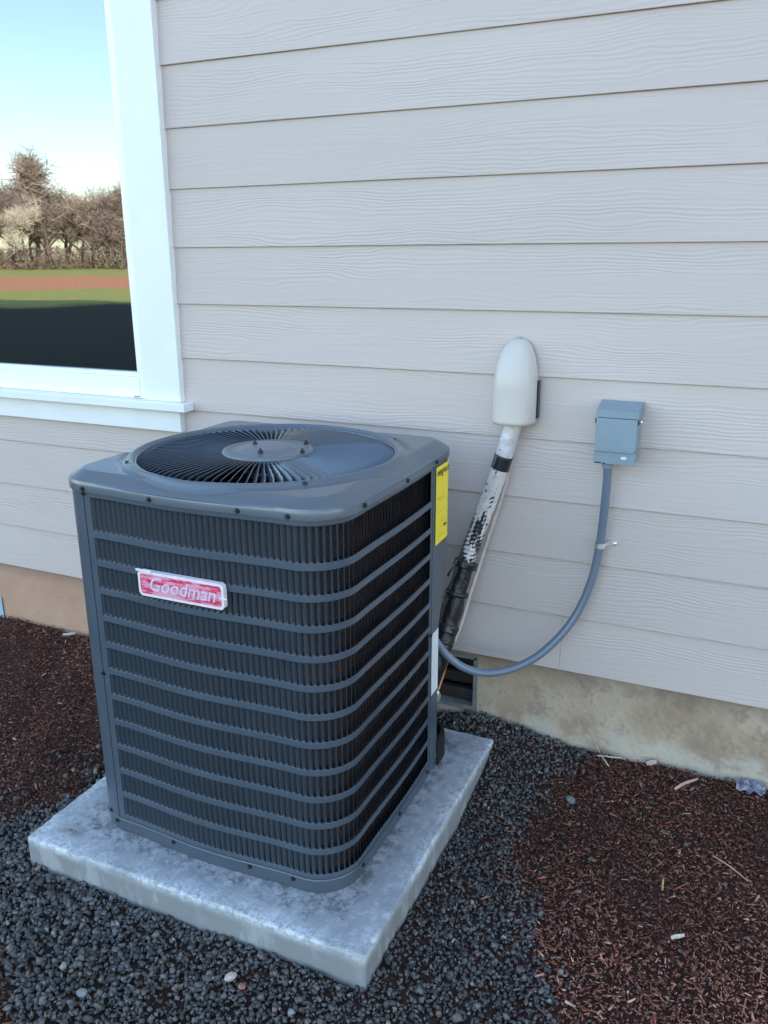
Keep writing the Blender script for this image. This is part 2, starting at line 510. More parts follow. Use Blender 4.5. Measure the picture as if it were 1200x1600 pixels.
# crushed basalt: nominal stones plus a few big ones
def gravel_layer(n, smin, smax, p, lift):
    x = rng.uniform(-1.45, 1.0, n); y = rng.uniform(-1.75, .012, n)
    w = gravel_w(x, y) + .11 * fbm(x, y, 6, 3) + .05 * fbm(x, y, 25, 9)
    prob = np.clip(.5 + w / .07, .0, 1)
    prob = np.maximum(prob, .10 * np.exp(-np.clip(-w, 0, 9) / .16))
    keep = (rng.random(n) < prob) & outside_pad(x, y)
    x, y = x[keep], y[keep]; n = len(x)
    r = (smin + (smax - smin) * rng.random(n) ** p) * (.72 + .30 * np.clip((.15 - x) / .9, 0, 1))
    z = ground_z(x, y) + r * .25 + lift * rng.random(n)
    sz = np.stack([r * rng.uniform(.75, 1.25, n), r * rng.uniform(.5, .95, n), r * rng.uniform(.35, .75, n)], 1)
    val = rng.uniform(.055, .165, n) * np.where(rng.random(n) < .03, 1.9, 1.0)
    hue = rng.uniform(0, 1, n)
    tint = np.stack([val * (1.02 + .12 * hue), val, val * (1.00 - .10 * hue)], 1)
    tan_ = rng.random(n) < .012
    tint[tan_] = np.array([.28, .20, .15])
    return np.stack([x, y, z], 1), sz, tint
A = [gravel_layer(52000, .0032, .0072, 1.3, .010), gravel_layer(15000, .0055, .0105, 2.2, .012), gravel_layer(500, .009, .015, 2.0, .010)]
P_, S_, T_ = (np.concatenate([a[i] for a in A]) for i in range(3))
gr = scatter('gravel', P_, S_, rand_rot(len(P_), .9), cubeV, cubeF, T_, STONE, .42)
tag(gr, 'loose dark blue-grey crushed gravel round the concrete pad', 'gravel', kind='stuff')

# bark mulch: flat splinters
chipV = np.array([(-1, -.5, -.3), (1, -.35, -.3), (1, .3, -.25), (-1, .5, -.3), (-.8, -.3, .4), (.75, -.2, .35), (.8, .25, .3), (-.7, .35, .4)])
chipF = np.array([(3, 2, 1, 0), (4, 5, 6, 7), (0, 1, 5, 4), (1, 2, 6, 5), (2, 3, 7, 6), (3, 0, 4, 7)])
def mulch_layer(n, lmin, lmax, p, asp, lift, pale):
    x = np.concatenate([rng.uniform(.15, 2.1, n // 2), rng.uniform(-3.0, -.25, n - n // 2)])
    y = np.concatenate([rng.uniform(-1.65, .012, n // 2), rng.uniform(-1.75, .012, n - n // 2)])
    w = -(gravel_w(x, y) + .11 * fbm(x, y, 6, 3))
    prob = np.clip(.62 + w / .10, .0, 1)
    prob = np.maximum(prob, .12 * np.exp(-np.clip(-w, 0, 9) / .12))
    keep = (rng.random(n) < prob) & outside_pad(x, y)
    x, y = x[keep], y[keep]; n = len(x)
    L = lmin + (lmax - lmin) * rng.random(n) ** p
    W = L * rng.uniform(asp * .6, asp * 1.4, n)
    z = ground_z(x, y) + .004 + lift * rng.random(n)
    sz = np.stack([L / 2, W, np.minimum(W * .8, .004) + .0008], 1)
    front_gain = 1 + .75 * np.clip((-.30 - y) / .5, 0, 1) * np.clip((x - .4) / .3, 0, 1)  # brighter chips towards the front right
    u = rng.random(n)
    patch = fbm(x, y, 3.5, 5)
    val = rng.uniform(.35, 1.5, n) * (1 + .6 * patch) * front_gain
    tint = np.stack([.200 * val, .074 * val, .048 * val], 1)
    tint[u < .30] = (np.array([.25, .125, .085]) * val[u < .30, None])
    bm_ = u < .10
    tint[bm_] = np.array([.34, .20, .145]) * val[bm_, None]
    bm_ = u < pale
    tint[bm_] = np.array([.36, .27, .21]) * val[bm_, None]
    return np.stack([x, y, z], 1), sz, tint
A = [mulch_layer(100000, .004, .0095, 1.2, .42, .010, .012), mulch_layer(22000, .008, .024, 2.2, .22, .014, .010), mulch_layer(2600, .020, .050, 2.5, .06, .016, .05)]
P_, S_, T_ = (np.concatenate([a[i] for a in A]) for i in range(3))
ml = scatter('mulch', P_, S_, rand_rot(len(P_), .35), chipV, chipF, T_, CHIP, .20)
tag(ml, 'shredded reddish brown bark mulch beside the gravel', 'mulch', kind='stuff')

# ------------------------------------------------------------------ house
EXP = .178
HX0, HX1 = -10.0, 8.0
house = thing('house', 'house wall of pale taupe lap siding on a concrete foundation', 'house', (-1, 5, -.3))
inv = Matrix.Translation((1, -5, .3))
def H(o):
    """parent to house keeping world-space mesh coordinates"""
    o.parent = house
    o.matrix_parent_inverse = inv
    return o
WX0, WX1 = -3.02, -1.012   # window trim outer edges
WZ0, WZ1 = .70, 2.44
def plank(x0, x1, z0):
    x0 += .0004; x1 -= .0004
    z1 = z0 + EXP + .018
    n = max(2, int((x1 - x0) / .12))
    V, F = [], []
    prof = [(.0085, z0 + .0012), (.0012, z0 + .0002), (0.0, z0 + .0016), (.0079, z1), (.0155, z1)]
    for i in range(n + 1):
        x = x0 + (x1 - x0) * i / n
        wob = .0009 * math.sin(x * 2.1 + z0 * 31) + .0006 * math.sin(x * 5.3 + z0 * 77)
        for j, (y, z) in enumerate(prof):
            V.append((x, y - wob * (1 if j in (1, 2) else .2), z + wob * .5 * (j < 3)))
    k = len(prof)
    for i in range(n):
        for j in range(k):
            a = i * k + j; b = i * k + (j + 1) % k
            F.append((a, b, b + k, a + k))
    F.append(tuple(range(k))); F.append(tuple(n * k + j for j in range(k))[::-1])
    return H(mobj('plank', V, F, SIDING))
for r in range(42):
    z0 = r * EXP
    off = ((r * 37) % 11) / 11.0 * .9
    js = [HX0, -6.5 + off, -3.4 + off * .6, 1.25 + off, 4.9 + off * .8, HX1] if r != 0 else [HX0, -6.99, -3.33, .325, 3.98, HX1]
    for a, b in zip(js[:-1], js[1:]):
        if z0 + EXP > WZ0 + .1 and z0 < WZ1 - .05:      # cut round the window
            for (p, q) in ((a, min(b, WX0 + .03)), (max(a, WX1 - .03), b)):
                if q - p > .08: plank(p, q, z0)
        else:
            plank(a, b, z0)
# structure behind the siding
bm = bmesh.new()
for (x0, x1, z0, z1) in ((HX0, WX0 + .04, .02, 7.55), (WX1 - .04, HX1, .02, 7.55), (WX0 + .04, WX1 - .04, .02, WZ0 + .03), (WX0 + .04, WX1 - .04, WZ1 - .03, 7.55)):
    add_box(bm, x0, x1, .020, .14, z0, z1)
add_box(bm, HX0, HX0 + .14, .14, 9.86, -.4, 7.55); add_box(bm, HX1 - .14, HX1, .14, 9.86, -.4, 7.55)
add_box(bm, HX0, HX1, 9.86, 10, -.4, 7.55)
for gxx in (HX0, HX1 - .14):
    vs = [bm.verts.new(c) for c in ((gxx, 0.05, 7.551), (gxx, 9.95, 7.551), (gxx, 5, 11.9), (gxx + .14, 0.05, 7.551), (gxx + .14, 9.95, 7.551), (gxx + .14, 5, 11.9))]
    for f in ((0, 1, 2), (5, 4, 3), (0, 3, 4, 1), (1, 4, 5, 2), (2, 5, 3, 0)): bm.faces.new([vs[i] for i in f])
H(bobj('wall', bm, ROOM))
bm = bmesh.new()
for s in (1, -1):
    y0, y1 = (-.45, 5) if s == 1 else (10.45, 5)
    a = [(HX0 - .4, y0, 7.3), (HX1 + .4, y0, 7.3), (HX1 + .4, y1, 12.1), (HX0 - .4, y1, 12.1)]
    vs = [bm.verts.new(p) for p in a] + [bm.verts.new((p[0], p[1], p[2] + .16)) for p in a]
    for f in ((0, 1, 2, 3), (7, 6, 5, 4), (0, 4, 5, 1), (1, 5, 6, 2), (2, 6, 7, 3), (3, 7, 4, 0)): bm.faces.new([vs[i] for i in f])
H(bobj('roof', bm, ROOFM))  # unseen roof, ridge raised to set how far the house shadow reaches
# room seen dimly through the glass
bm = bmesh.new()
add_box(bm, -4.5, .5, .145, 3.2, .25, .30); add_box(bm, -4.5, .5, 3.2, 3.3, .25, 2.7); add_box(bm, -4.6, -4.5, .145, 3.3, .25, 2.7)
add_box(bm, .5, .6, .145, 3.3, .25, 2.7); add_box(bm, -4.6, .6, .145, 3.3, 2.7, 2.75)
H(bobj('room', bm, ROOM))
# foundation with a crawl-space opening
VX0, VX1, VZ0, VZ1 = -.35, .047, -.200, -.030
FY = .018
bm = bmesh.new()
for (x0, x1, z0, z1) in ((HX0, VX0 - .014, -.7, .018), (VX1 + .014, HX1, -.7, .018), (VX0 - .014, VX1 + .014, -.7, VZ0 - .012), (VX0 - .014, VX1 + .014, VZ1 + .012, .018)):
    add_box(bm, x0, x1, FY, .22, z0, z1)
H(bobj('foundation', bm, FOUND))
vent = H(bpy.data.objects.new('foundation_vent', None)); link(vent, None); vent.parent = house; vent.matrix_parent_inverse = inv
def sub(o, par):
    o.parent = par
    return o
bm = bmesh.new()
t = .014
for (x0, x1, z0, z1) in ((VX0 - t, VX0, VZ0 - t, VZ1 + t), (VX1, VX1 + t, VZ0 - t, VZ1 + t), (VX0, VX1, VZ0 - t, VZ0), (VX0, VX1, VZ1, VZ1 + t)):
    add_box(bm, x0, x1, FY - .004, .20, z0, z1)
sub(bobj('vent_frame', bm, VENTM), vent)
sub(box('back_panel', VX0, VX1, .17, .19, VZ0, VZ1, DARK), vent)
for (z0, y0) in ((VZ0 + .006, .045), (VZ0 + .047, .075), (VZ0 + .086, .10)):
    sub(box('board', VX0 + .002, VX1 - .002, y0, y0 + .02, z0, z0 + .036, CEDAR, bev=.002), vent)
sub(box('screw', VX1 + .003, VX1 + .010, FY - .007, FY - .003, VZ1 + .001, VZ1 + .008, BLACK), vent)

# ---- window
win = bpy.data.objects.new('window', None); link(win, None); win.parent = house; win.matrix_parent_inverse = inv
CW = .152
IX0, IX1 = WX0 + CW, WX1 - CW       # frame outer
sub(box('casing', IX1, WX1, -.022, .012, .742, 2.30, TRIM, bev=.002), win)
sub(box('casing', WX0, IX0, -.022, .012, .742, 2.30, TRIM, bev=.002), win)
sub(box('casing', WX0 - .02, WX1 + .02, -.026, .012, 2.3005, 2.44, TRIM, bev=.002), win)
sub(box('sill', WX0 - .036, WX1 + .036, -.052, .012, .7125, .7415, TRIM, bev=.003), win)
sub(box('apron', WX0, WX1 - .008, -.020, .010, .636, .712, TRIM, bev=.002), win)
PX1, PZ0 = -1.206, .832
bm = bmesh.new()
# vinyl frame: outer, then stepped sash
add_box(bm, PX1 + .012, IX1 - .0015, -.006, .06, .7425, 2.2985, .002)
add_box(bm, IX0 + .0015, IX0 + .03, -.006, .06, .7425, 2.2985, .002)
add_box(bm, IX0 + .0305, PX1 + .0115, -.0075, .06, .7425, PZ0 - .016, .002)
add_box(bm, IX0 + .0305, PX1 + .0115, -.006, .06, 2.25, 2.2985, .002)
sub(bobj('frame', bm, VINYL), win)
bm = bmesh.new()
add_box(bm, PX1, PX1 + .0115, -.001, .05, PZ0, 2.2495, .0015)
add_box(bm, IX0 + .031, IX0 + .05, -.001, .05, PZ0, 2.2495, .0015)
add_box(bm, IX0 + .031, PX1 + .0115, -.002, .05, PZ0 - .0155, PZ0 - .0005, .0015)
sub(bobj('sash', bm, VINYL), win)
sub(box('pane', IX0 + .0502, PX1 - .0002, .014, .018, PZ0, 2.2495, GLASS), win)
sub(box('weep_cover', -1.222, -1.196, -.0095, -.0072, .746, .750, simple('grey_weep', (.2, .2, .22), .5)), win)

# ------------------------------------------------------------------ concrete pad
bm = bmesh.new()
add_box(bm, PAD['x0'], PAD['x1'], PAD['y0'], PAD['y1'], PAD['z0'] - .03, PAD['z1'], .006, 2)
bmesh.ops.subdivide_edges(bm, edges=[e for e in bm.edges if e.calc_length() > .3], cuts=60, use_grid_fill=True)
for v in bm.verts:
    nn = mnoise.noise(v.co * 22) * .0024 + mnoise.noise(v.co * 70) * .0022
    edge = min(v.co.x - PAD['x0'], PAD['x1'] - v.co.x, v.co.y - PAD['y0'], PAD['y1'] - v.co.y)
    if edge < .02:
        v.co += Vector((v.co.x + .334, v.co.y + .567, 0)).normalized() * nn
        v.co.z += nn * .8
bmesh.ops.triangulate(bm, faces=[f for f in bm.faces if len(f.verts) > 4])
pad = bobj('concrete_pad', bm, PADM, smooth=False)
tag(pad, 'square concrete slab under the condenser with chalky white worn edges', 'slab')

# ------------------------------------------------------------------ condenser unit
unit = thing('condenser_unit', 'slate grey outdoor air conditioning condenser with louvered sides on the concrete slab', 'air conditioner', (UC[0], UC[1], PAD['z1']))
UI = Matrix.Translation((-UC[0], -UC[1], -PAD['z1']))
def U(o):
    o.parent = unit; o.matrix_parent_inverse = UI
    return o
HXU, HYU, RC = .372, .359, .105
HYB, RB = .371, .078      # rear half: a little deeper, tighter corners
def outline(n_side=60, n_c=18):
    pts = []
    def corner(cx, cy, a0, r=RC):
        for k in range(n_c + 1):
            a = a0 + (PI / 2) * k / n_c
            pts.append((cx + r * math.cos(a), cy + r * math.sin(a)))
    sx, sy = HXU - RC, HYU - RC
    bx, by_ = HXU - RB, HYB - RB
    corner(-sx, -sy, PI)
    for k in range(1, n_side):
        u = -1 + 2 * k / n_side; pts.append((sx * u, -HYU - .013 * math.cos(u * PI / 2) ** 2))
    corner(sx, -sy, -PI / 2)
    for k in range(1, n_side):
        u = -1 + 2 * k / n_side; pts.append((HXU + .005 * math.cos(u * PI / 2) ** 2, -sy + (by_ + sy) * k / n_side))
    corner(bx, by_, 0, RB)
    for k in range(1, n_side):
        u = 1 - 2 * k / n_side; pts.append((bx * u, HYB + .006 * math.cos(u * PI / 2) ** 2))
    corner(-bx, by_, PI / 2, RB)
    for k in range(1, n_side):
        u = 1 - 2 * k / n_side; pts.append((-HXU - .005 * math.cos(u * PI / 2) ** 2, by_ - (by_ + sy) * k / n_side))
    return np.array(pts) + np.array(UC)
OUT = outline()
seg = np.linalg.norm(np.diff(np.vstack([OUT, OUT[:1]]), axis=0), axis=1)
CUM = np.concatenate([[0], np.cumsum(seg)]); LT = CUM[-1]
OC = np.vstack([OUT, OUT[:1]])
def at(s):
    s = s % LT
    p = np.array([np.interp(s, CUM, OC[:, 0]), np.interp(s, CUM, OC[:, 1])])
    e = .006
    q0 = np.array([np.interp((s - e) % LT, CUM, OC[:, 0]), np.interp((s - e) % LT, CUM, OC[:, 1])])
    q1 = np.array([np.interp((s + e) % LT, CUM, OC[:, 0]), np.interp((s + e) % LT, CUM, OC[:, 1])])
    tt = (q1 - q0) / np.linalg.norm(q1 - q0)
    return p, tt, np.array([tt[1], -tt[0]])
def s_of(x=None, y=None, side='front'):
    best = None
    for s in np.arange(0, LT, .0005):
        px, py = np.interp(s, CUM, OC[:, 0]), np.interp(s, CUM, OC[:, 1])
        if side == 'front' and py < UC[1] - .3 and abs(px - x) < .0006: return s
        if side == 'right' and px > UC[0] + .3 and abs(py - y) < .0006: return s
        if side == 'left' and px < UC[0] - .3 and abs(py - y) < .0006: best = s
    return best
def strip(s0, s1, prof, closed_prof=True, ds=.012):
    """sweep profile [(offset, z)] along the outline"""
    n = max(2, int((s1 - s0) / ds)); V, F = [], []
    k = len(prof)
    for i in range(n + 1):
        p, tt, nn = at(s0 + (s1 - s0) * i / n)
        for (o, z) in prof: V.append((p[0] + nn[0] * o, p[1] + nn[1] * o, z))
    full = abs((s1 - s0) - LT) < 1e-6
    for i in range(n):
        for j in range(k if closed_prof else k - 1):
            a, b = i * k + j, i * k + (j + 1) % k
            F.append((a, a + k, b + k, b))
    if closed_prof and not full:
        F.append(tuple(range(k))); F.append(tuple(n * k + j for j in range(k))[::-1])
    return V, F
def merge(parts):
    V, F = [], []
    for v, f in parts:
        o = len(V); V += v; F += [tuple(i + o for i in ff) for ff in f]
    return V, F
SA = s_of(x=-.5935)                 # first louver column
SSEAM = s_of(x=-.613)
SE = s_of(y=-.372, side='right')    # end of louvers on the right face
SLB = s_of(y=-.36, side='left')     # left face louvers
BZ, PZB, LZ = PAD['z1'], -.187, .700
# base pan
V, F = strip(0, LT, [(-.008, BZ + .001), (-.0015, BZ + .001), (.0005, BZ + .005), (.0035, PZB - .003), (.0022, PZB), (-.004, PZB)], True)
U(mobj('base_pan', V, F, UNIT))
V = [(float(x), float(y), PZB - .012) for x, y in OUT * .97 + np.array(UC) * .03]
U(mobj('base_floor', V, [tuple(range(len(V)))], DARK))
# louver panel: crossbars and side margins swept round front and right face
rows = [(.6045, .6855)] + [(.5325 - .07065 * k, .5325 - .07065 * k + .0545) for k in range(11)]
edges = [PZB]
zz_ = sorted([z for r in rows for z in r])
bars = []
prev = PZB
for lo, hi in sorted(rows):
    bars.append((prev, lo)); prev = hi
bars.append((prev, LZ + .012))
def rect(z0, z1, o=0.0, th=.0016): return [(o, z0), (o, z1), (o - th, z1), (o - th, z0)]
panel_parts = []
for z0, z1 in bars:
    panel_parts.append(strip(SA, SE, [(-.0016, z0), (-.001, z0 - .0), (0.0005, z0 + .0012), (0.0005, z1 - .0012), (-.001, z1), (-.0016, z1)], True, .010))
panel_parts.append(strip(SSEAM + .0012, SA - .0002, rect(PZB, LZ + .012, .0005)))
panel_parts.append(strip(SE + .0002, SE + .012, rect(PZB, LZ + .012, .0005)))
V, F = merge(panel_parts)
panel = U(mobj('louver_panel', V, F, UNIT))
# corner post, left rear faces, service corner
post_s0 = 0.0 - .02
V, F = strip(post_s0, SSEAM - .0008, rect(PZB, LZ + .012, .0015, .003)); U(mobj('corner_post', V, F, UNIT))
SR2 = SE + .0135
SCUT = s_of(y=-.302, side='right'); SEND = SR2 + .215
a_ = strip(SR2, SCUT, rect(PZB, LZ + .012, .0015, .003))
# corner above the pipe recess: its lower edge climbs diagonally
V, F = [], []
nS = 30
for i in range(nS + 1):
    ss = SCUT + (SEND - SCUT) * i / nS
    p, tt, nn = at(ss)
    zb = .212 + (.440 - .212) * min(1, (ss - SCUT) / .065)
    if SEND - ss < .03: zb = PZB
    for (o, z) in ((.0015, zb), (.0015, LZ + .012), (-.0015, LZ + .012), (-.0015, zb)):
        V.append((p[0] + nn[0] * o, p[1] + nn[1] * o, z))
for i in range(nS):
    for j in range(4):
        a, b = i * 4 + j, i * 4 + (j + 1) % 4
        F.append((a, a + 4, b + 4, b))
V, F = merge([a_, (V, F)])
service = U(mobj('service_panel', V, F, UNIT))
V, F = strip(SCUT - .01, SEND - .02, rect(PZB, .46, -.024, .002)); U(mobj('pipe_recess', V, F, UNIT))
# louvers ----------------------------------------------------------
def louver_verts(h, frame):
    """pressed hood: proud on the leading edge, sunk at the trailing edge"""
    rings = [(-.0006, .3), (.0010, .7), (.0030, .95), (.006, 1.0), (h - .0085, 1.0), (h - .0045, .85), (h - .0018, .50), (h + .0006, .0)]
    V = []
    for (z, k) in rings:
        for (u, o) in ((.0000, .0004), (.0016, .0004 - .0006 * k), (.0052, .0002 - .0026 * k), (.0087, .0000 - .0060 * k)):
            V.append(frame(u, o, z))
    F = []
    for i in range(len(rings) - 1):
        for j in range(3):
            a = i * 4 + j
            F.append((a, a + 1, a + 5, a + 4))
    return V, F
PITCH = .01535
ncol = int((SE - SA - .003) / PITCH)
local = lambda u, o, z: (u, -o, z)
V, F = louver_verts(rows[0][1] - rows[0][0], local)
tall = mobj('louver', V, F, LOUV, smooth=True)
V, F = louver_verts(.0545, local)
short = bpy.data.meshes.new('louver_short'); short.from_pydata(V, [], F); short.polygons.foreach_set('use_smooth', [True] * len(short.polygons)); short.materials.append(LOUV)
count = 0; rest = []
NF = 25
for ri, (z0, z1) in enumerate(rows):
    for c in range(ncol):
        s = SA + .0015 + c * PITCH
        if c < NF * 1 + 0 and ri < 12:
            p, tt, nn = at(s + .006)
            ang = math.atan2(tt[1], tt[0])
            p0 = p - tt * .006
            if count == 0: o = tall
            else:
                o = bpy.data.objects.new('louver', tall.data if ri == 0 else short); COL.objects.link(o)
            o.parent = panel
            o.location = (p0[0], p0[1], z0); o.rotation_euler = (0, 0, ang)
            count += 1
        else:
            def fr(u, off, z, s=s, z0=z0):
                p, tt, nn = at(s + u)
                return (p[0] + nn[0] * off, p[1] + nn[1] * off, z0 + z)
            rest.append(louver_verts(z1 - z0, fr))
V, F = merge(rest)
lr = mobj('louver', V, F, LOUV, panel, smooth=True); tag(lr, kind='stuff')
# left and rear louvered faces (seen only from other positions)
rest = []; pp = []
S0, S1 = SR2 + .2165, LT - .0215
for z0, z1 in bars: pp.append(strip(S0, S1, rect(z0, z1), True, .03))
V, F = merge(pp); rear = U(mobj('louver_panel', V, F, UNIT))
for ri, (z0, z1) in enumerate(rows):
    for c in range(int((S1 - S0) / PITCH)):
        s = S0 + c * PITCH
        cache = {}
        def fr(u, off, z, s=s, z0=z0):
            if u not in cache: cache[u] = at(s + u)
            p, tt, nn = cache[u]
            return (p[0] + nn[0] * off, p[1] + nn[1] * off, z0 + z)
        rest.append(louver_verts(z1 - z0, fr))
V, F = merge(rest)
tag(mobj('louver', V, F, LOUV, rear, smooth=True), kind='stuff')
# coil behind
V, F = strip(0, LT, [(-.026, PZB - .01), (-.026, LZ), (-.05, LZ), (-.05, PZB - .01)], True); U(mobj('coil', V, F, COIL))
# ---- lid
NTH = 288
def r_out(th):
    """radius of the outline in direction th from the centre"""
    d = OC - np.array(UC); a = np.unwrap(np.arctan2(d[:, 1], d[:, 0])); r = np.hypot(d[:, 0], d[:, 1])
    th = (th - a[0]) % (2 * PI) + a[0]
    return np.interp(th, a, r)
def rr_dist(x, y):
    """inward distance from rounded outline edge"""
    r = RC if y < 0 else RB
    qx, qy = abs(x) - (HXU + .006 - r), (-y - (HYU + .012 - r)) if y < 0 else (y - (HYB + .008 - r))
    return r - (math.hypot(max(qx, 0), max(qy, 0)) + min(max(qx, qy), 0))
RH = .319
V, F = [], []
TZ0, TZ1 = .7175, .7405
def lid_z(x, y):
    d = rr_dist(x, y); rho = math.hypot(x, y)
    t = min(max((d - .001) / .040, 0), 1)
    z = TZ0 + (TZ1 - TZ0) * (t * .75 + .25 * t * (2 - t))
    ring = math.exp(-(abs(rho - .337) / .0085) ** 3) * .0085
    gro = -math.exp(-((rho - .358) / .006) ** 2) * .0045
    return z + ring + gro * t
NR = 60
for i in range(NTH):
    th = 2 * PI * i / NTH
    ro = float(r_out(th)) + .0055
    cx, cy = math.cos(th), math.sin(th)
    col = []
    # inner throat
    for (rr, z) in ((RH, .655), (RH, .725)): col.append((rr * cx, rr * cy, z))
    for k in range(NR + 1):
        u = k / NR
        rho = RH + .002 + (ro - .001 - RH - .002) * u
        col.append((rho * cx, rho * cy, lid_z(rho * cx, rho * cy) - (.0035 if k == 0 else 0)))
    nrm = Vector((cx, cy, 0))
    for (dr, z) in ((.0008, TZ0 - .0008), (.0015, TZ0 - .003), (.0015, LZ - .001), (.0003, LZ - .0012), (-.0045, LZ - .0012)):
        col.append(((ro + dr) * cx, (ro + dr) * cy, z))
    V += [(UC[0] + a, UC[1] + b, c) for a, b, c in col]
k = len(col)
for i in range(NTH):
    j = (i + 1) % NTH
    for m in range(k - 1):
        F.append((i * k + m, i * k + m + 1, j * k + m + 1, j * k + m))
lid = U(mobj('top_cover', V, F, LID, smooth=True))
lid.data.set_sharp_from_angle(angle=rad(40))
# ---- top grille: radial slats, hub
NB = 96
def slat(ang):
    V, F = [], []
    n = 9
    for i in range(n):
        u = i / (n - 1)
        r = .112 + (.323 - .112) * u
        z = .7445 - .003 * u + .0035 * math.sin(PI * min(1, u * 1.0)) - (.006 if i == n - 1 else 0)
        th = rad(3.5) * math.sin(u * PI / 2)
        wd = .0042 + .0042 * u
        if i == n - 1: wd *= .5
        tilt = rad(50)
        c, s_ = math.cos(th), math.sin(th)
        rad_v = Vector((c, s_, 0)); tan_v = Vector((-s_, c, 0))
        dv = tan_v * math.cos(tilt) + Vector((0, 0, 1)) * math.sin(tilt)
        nv = tan_v * -math.sin(tilt) + Vector((0, 0, 1)) * math.cos(tilt)
        p = rad_v * r + Vector((0, 0, z - .003))
        for (a, b) in ((-1, -.5), (1, -.5), (1, .5), (-1, .5)):
            V.append(p + dv * (a * wd) + nv * (b * .0013))
    for i in range(n - 1):
        for j in range(4):
            a, b = i * 4 + j, i * 4 + (j + 1) % 4
            F.append((a, b, b + 4, a + 4))
    F.append((3, 2, 1, 0)); F.append(tuple((n - 1) * 4 + j for j in range(4)))
    return V, F
grille = U(bpy.data.objects.new('fan_grille', None)); COL.objects.link(grille)
V, F = slat(0)
first = mobj('slat', V, F, BLADE, grille)
first.location = (UC[0], UC[1], 0)
for i in range(1, NB):
    o = first.copy(); COL.objects.link(o); o.parent = grille; o.location = first.location; o.rotation_euler = (0, 0, 2 * PI * i / NB)
def lathe(profile, seg=64, c=(0, 0)):
    V, F = [], []
    k = len(profile)
    for i in range(seg):
        a = 2 * PI * i / seg
        for r, z in profile: V.append((c[0] + r * math.cos(a), c[1] + r * math.sin(a), z))
    for i in range(seg):
        j = (i + 1) % seg
        for m in range(k - 1): F.append((i * k + m, i * k + m + 1, j * k + m + 1, j * k + m))
    return V, F
HC = (UC[0] + .012, UC[1] - .004)
V, F = lathe([(.1145, .738), (.116, .7455), (.113, .7495), (.104, .7515), (.098, .7485), (.088, .7490), (.070, .7520), (.064, .7560), (.040, .7568), (.0005, .7570)], 72, UC)
sub(mobj('hub_plate', V, F, HUBM, smooth=True), grille)
V, F = lathe([(.3275, .722), (.3275, .7425), (.3235, .7425), (.3235, .722)], 96, UC)
sub(mobj('rim_ring', V, F, BLADE, smooth=True), grille)
bm = bmesh.new()
bmesh.ops.create_cone(bm, cap_ends=True, segments=6, radius1=.0075, radius2=.0075, depth=.008)
bmesh.ops.create_cone(bm, cap_ends=True, segments=10, radius1=.0036, radius2=.0034, depth=.010, matrix=Matrix.Translation((0, 0, .006)))
nut = bobj('bolt', bm, BLACK, grille)
for i, (x, y) in enumerate(((-.397, -.568), (-.335, -.640), (-.280, -.510), (-.240, -.600))):
    o = nut if i == 0 else nut.copy()
    if i: COL.objects.link(o)
    a = rad(20) + i * PI / 2
    o.location = (x + .02, y + .02, .7570); o.scale = (.8, .8, .8)
# ---- fan under the grille
fan = U(bpy.data.objects.new('fan', None)); COL.objects.link(fan)
V, F = lathe([(.0005, .705), (.06, .705), (.065, .70), (.065, .68), (.0005, .68)], 32, UC); sub(mobj('fan_hub', V, F, FANM, smooth=True), fan)
V, F = lathe([(.0005, .678), (.075, .678), (.08, .67), (.08, .55), (.0005, .55)], 32, UC); sub(mobj('motor', V, F, BLACK, smooth=True), fan)
def fblade(a0):
    V, F = [], []
    nr, na = 10, 12
    for lay in (0, 1):
        for i in range(nr):
            r = .06 + (.305 - .06) * i / (nr - 1)
            half = rad(24 + 20 * i / (nr - 1))
            for j in range(na):
                u = -1 + 2 * j / (na - 1)
                th = a0 + u * half + rad(8) * i / (nr - 1)
                z = .675 + .035 * u - .008 * u * u - lay * .002
                V.append((UC[0] + r * math.cos(th), UC[1] + r * math.sin(th), z))
    m = nr * na
    for i in range(nr - 1):
        for j in range(na - 1):
            a = i * na + j
            F.append((a, a + 1, a + na + 1, a + na)); F.append((m + a, m + a + na, m + a + na + 1, m + a + 1))
    return V, F
for k_ in range(3):
    V, F = fblade(rad(-8) + k_ * 2 * PI / 3)
    sub(mobj('fan_blade', V, F, FANM, smooth=True), fan)
# ---- screws
bm = bmesh.new()
bmesh.ops.create_cone(bm, cap_ends=True, segments=12, radius1=.0062, radius2=.0058, depth=.0016, matrix=Matrix.Translation((0, 0, .0008)))
bmesh.ops.create_cone(bm, cap_ends=True, segments=6, radius1=.0042, radius2=.0040, depth=.0035, matrix=Matrix.Translation((0, 0, .0034)))
screw0 = U(bobj('screw', bm, BLACK))
used = [False]
def screw(s, z, off):
    p, tt, nn = at(s)
    o = screw0 if not used[0] else screw0.copy()
    if used[0]: COL.objects.link(o)
    used[0] = True
    o.location = (p[0] + nn[0] * off, p[1] + nn[1] * off, z)
    o.rotation_euler = Vector((nn[0], nn[1], 0)).to_track_quat('Z', 'Y').to_euler()
for x in (-.607, -.407, -.182, -.064): screw(s_of(x=x), .7065, .0068)
for y in (-.782, -.555, -.352): screw(s_of(y=y, side='right'), .7065, .0068)
for x in (-.646, -.619, -.431, -.206, -.089): screw(s_of(x=x), -.197 if x > -.64 else -.180, .0030 if x > -.64 else .0016)
for y in (-.806, -.592, -.388): screw(s_of(y=y, side='right'), -.197, .0030)
screw(SSEAM + .001, .232, .001); screw(SSEAM + .001, .694, .0015)
screw(SE + .006, .22, .001)
for a in (45, 135, 225, 315):
    o = screw0.copy(); COL.objects.link(o)
    o.location = (UC[0] + .345 * math.cos(rad(a)), UC[1] + .345 * math.sin(rad(a)), lid_z(.345 * math.cos(rad(a)), .345 * math.sin(rad(a))) - .0006)
    o.rotation_euler = (0, 0, rad(a))
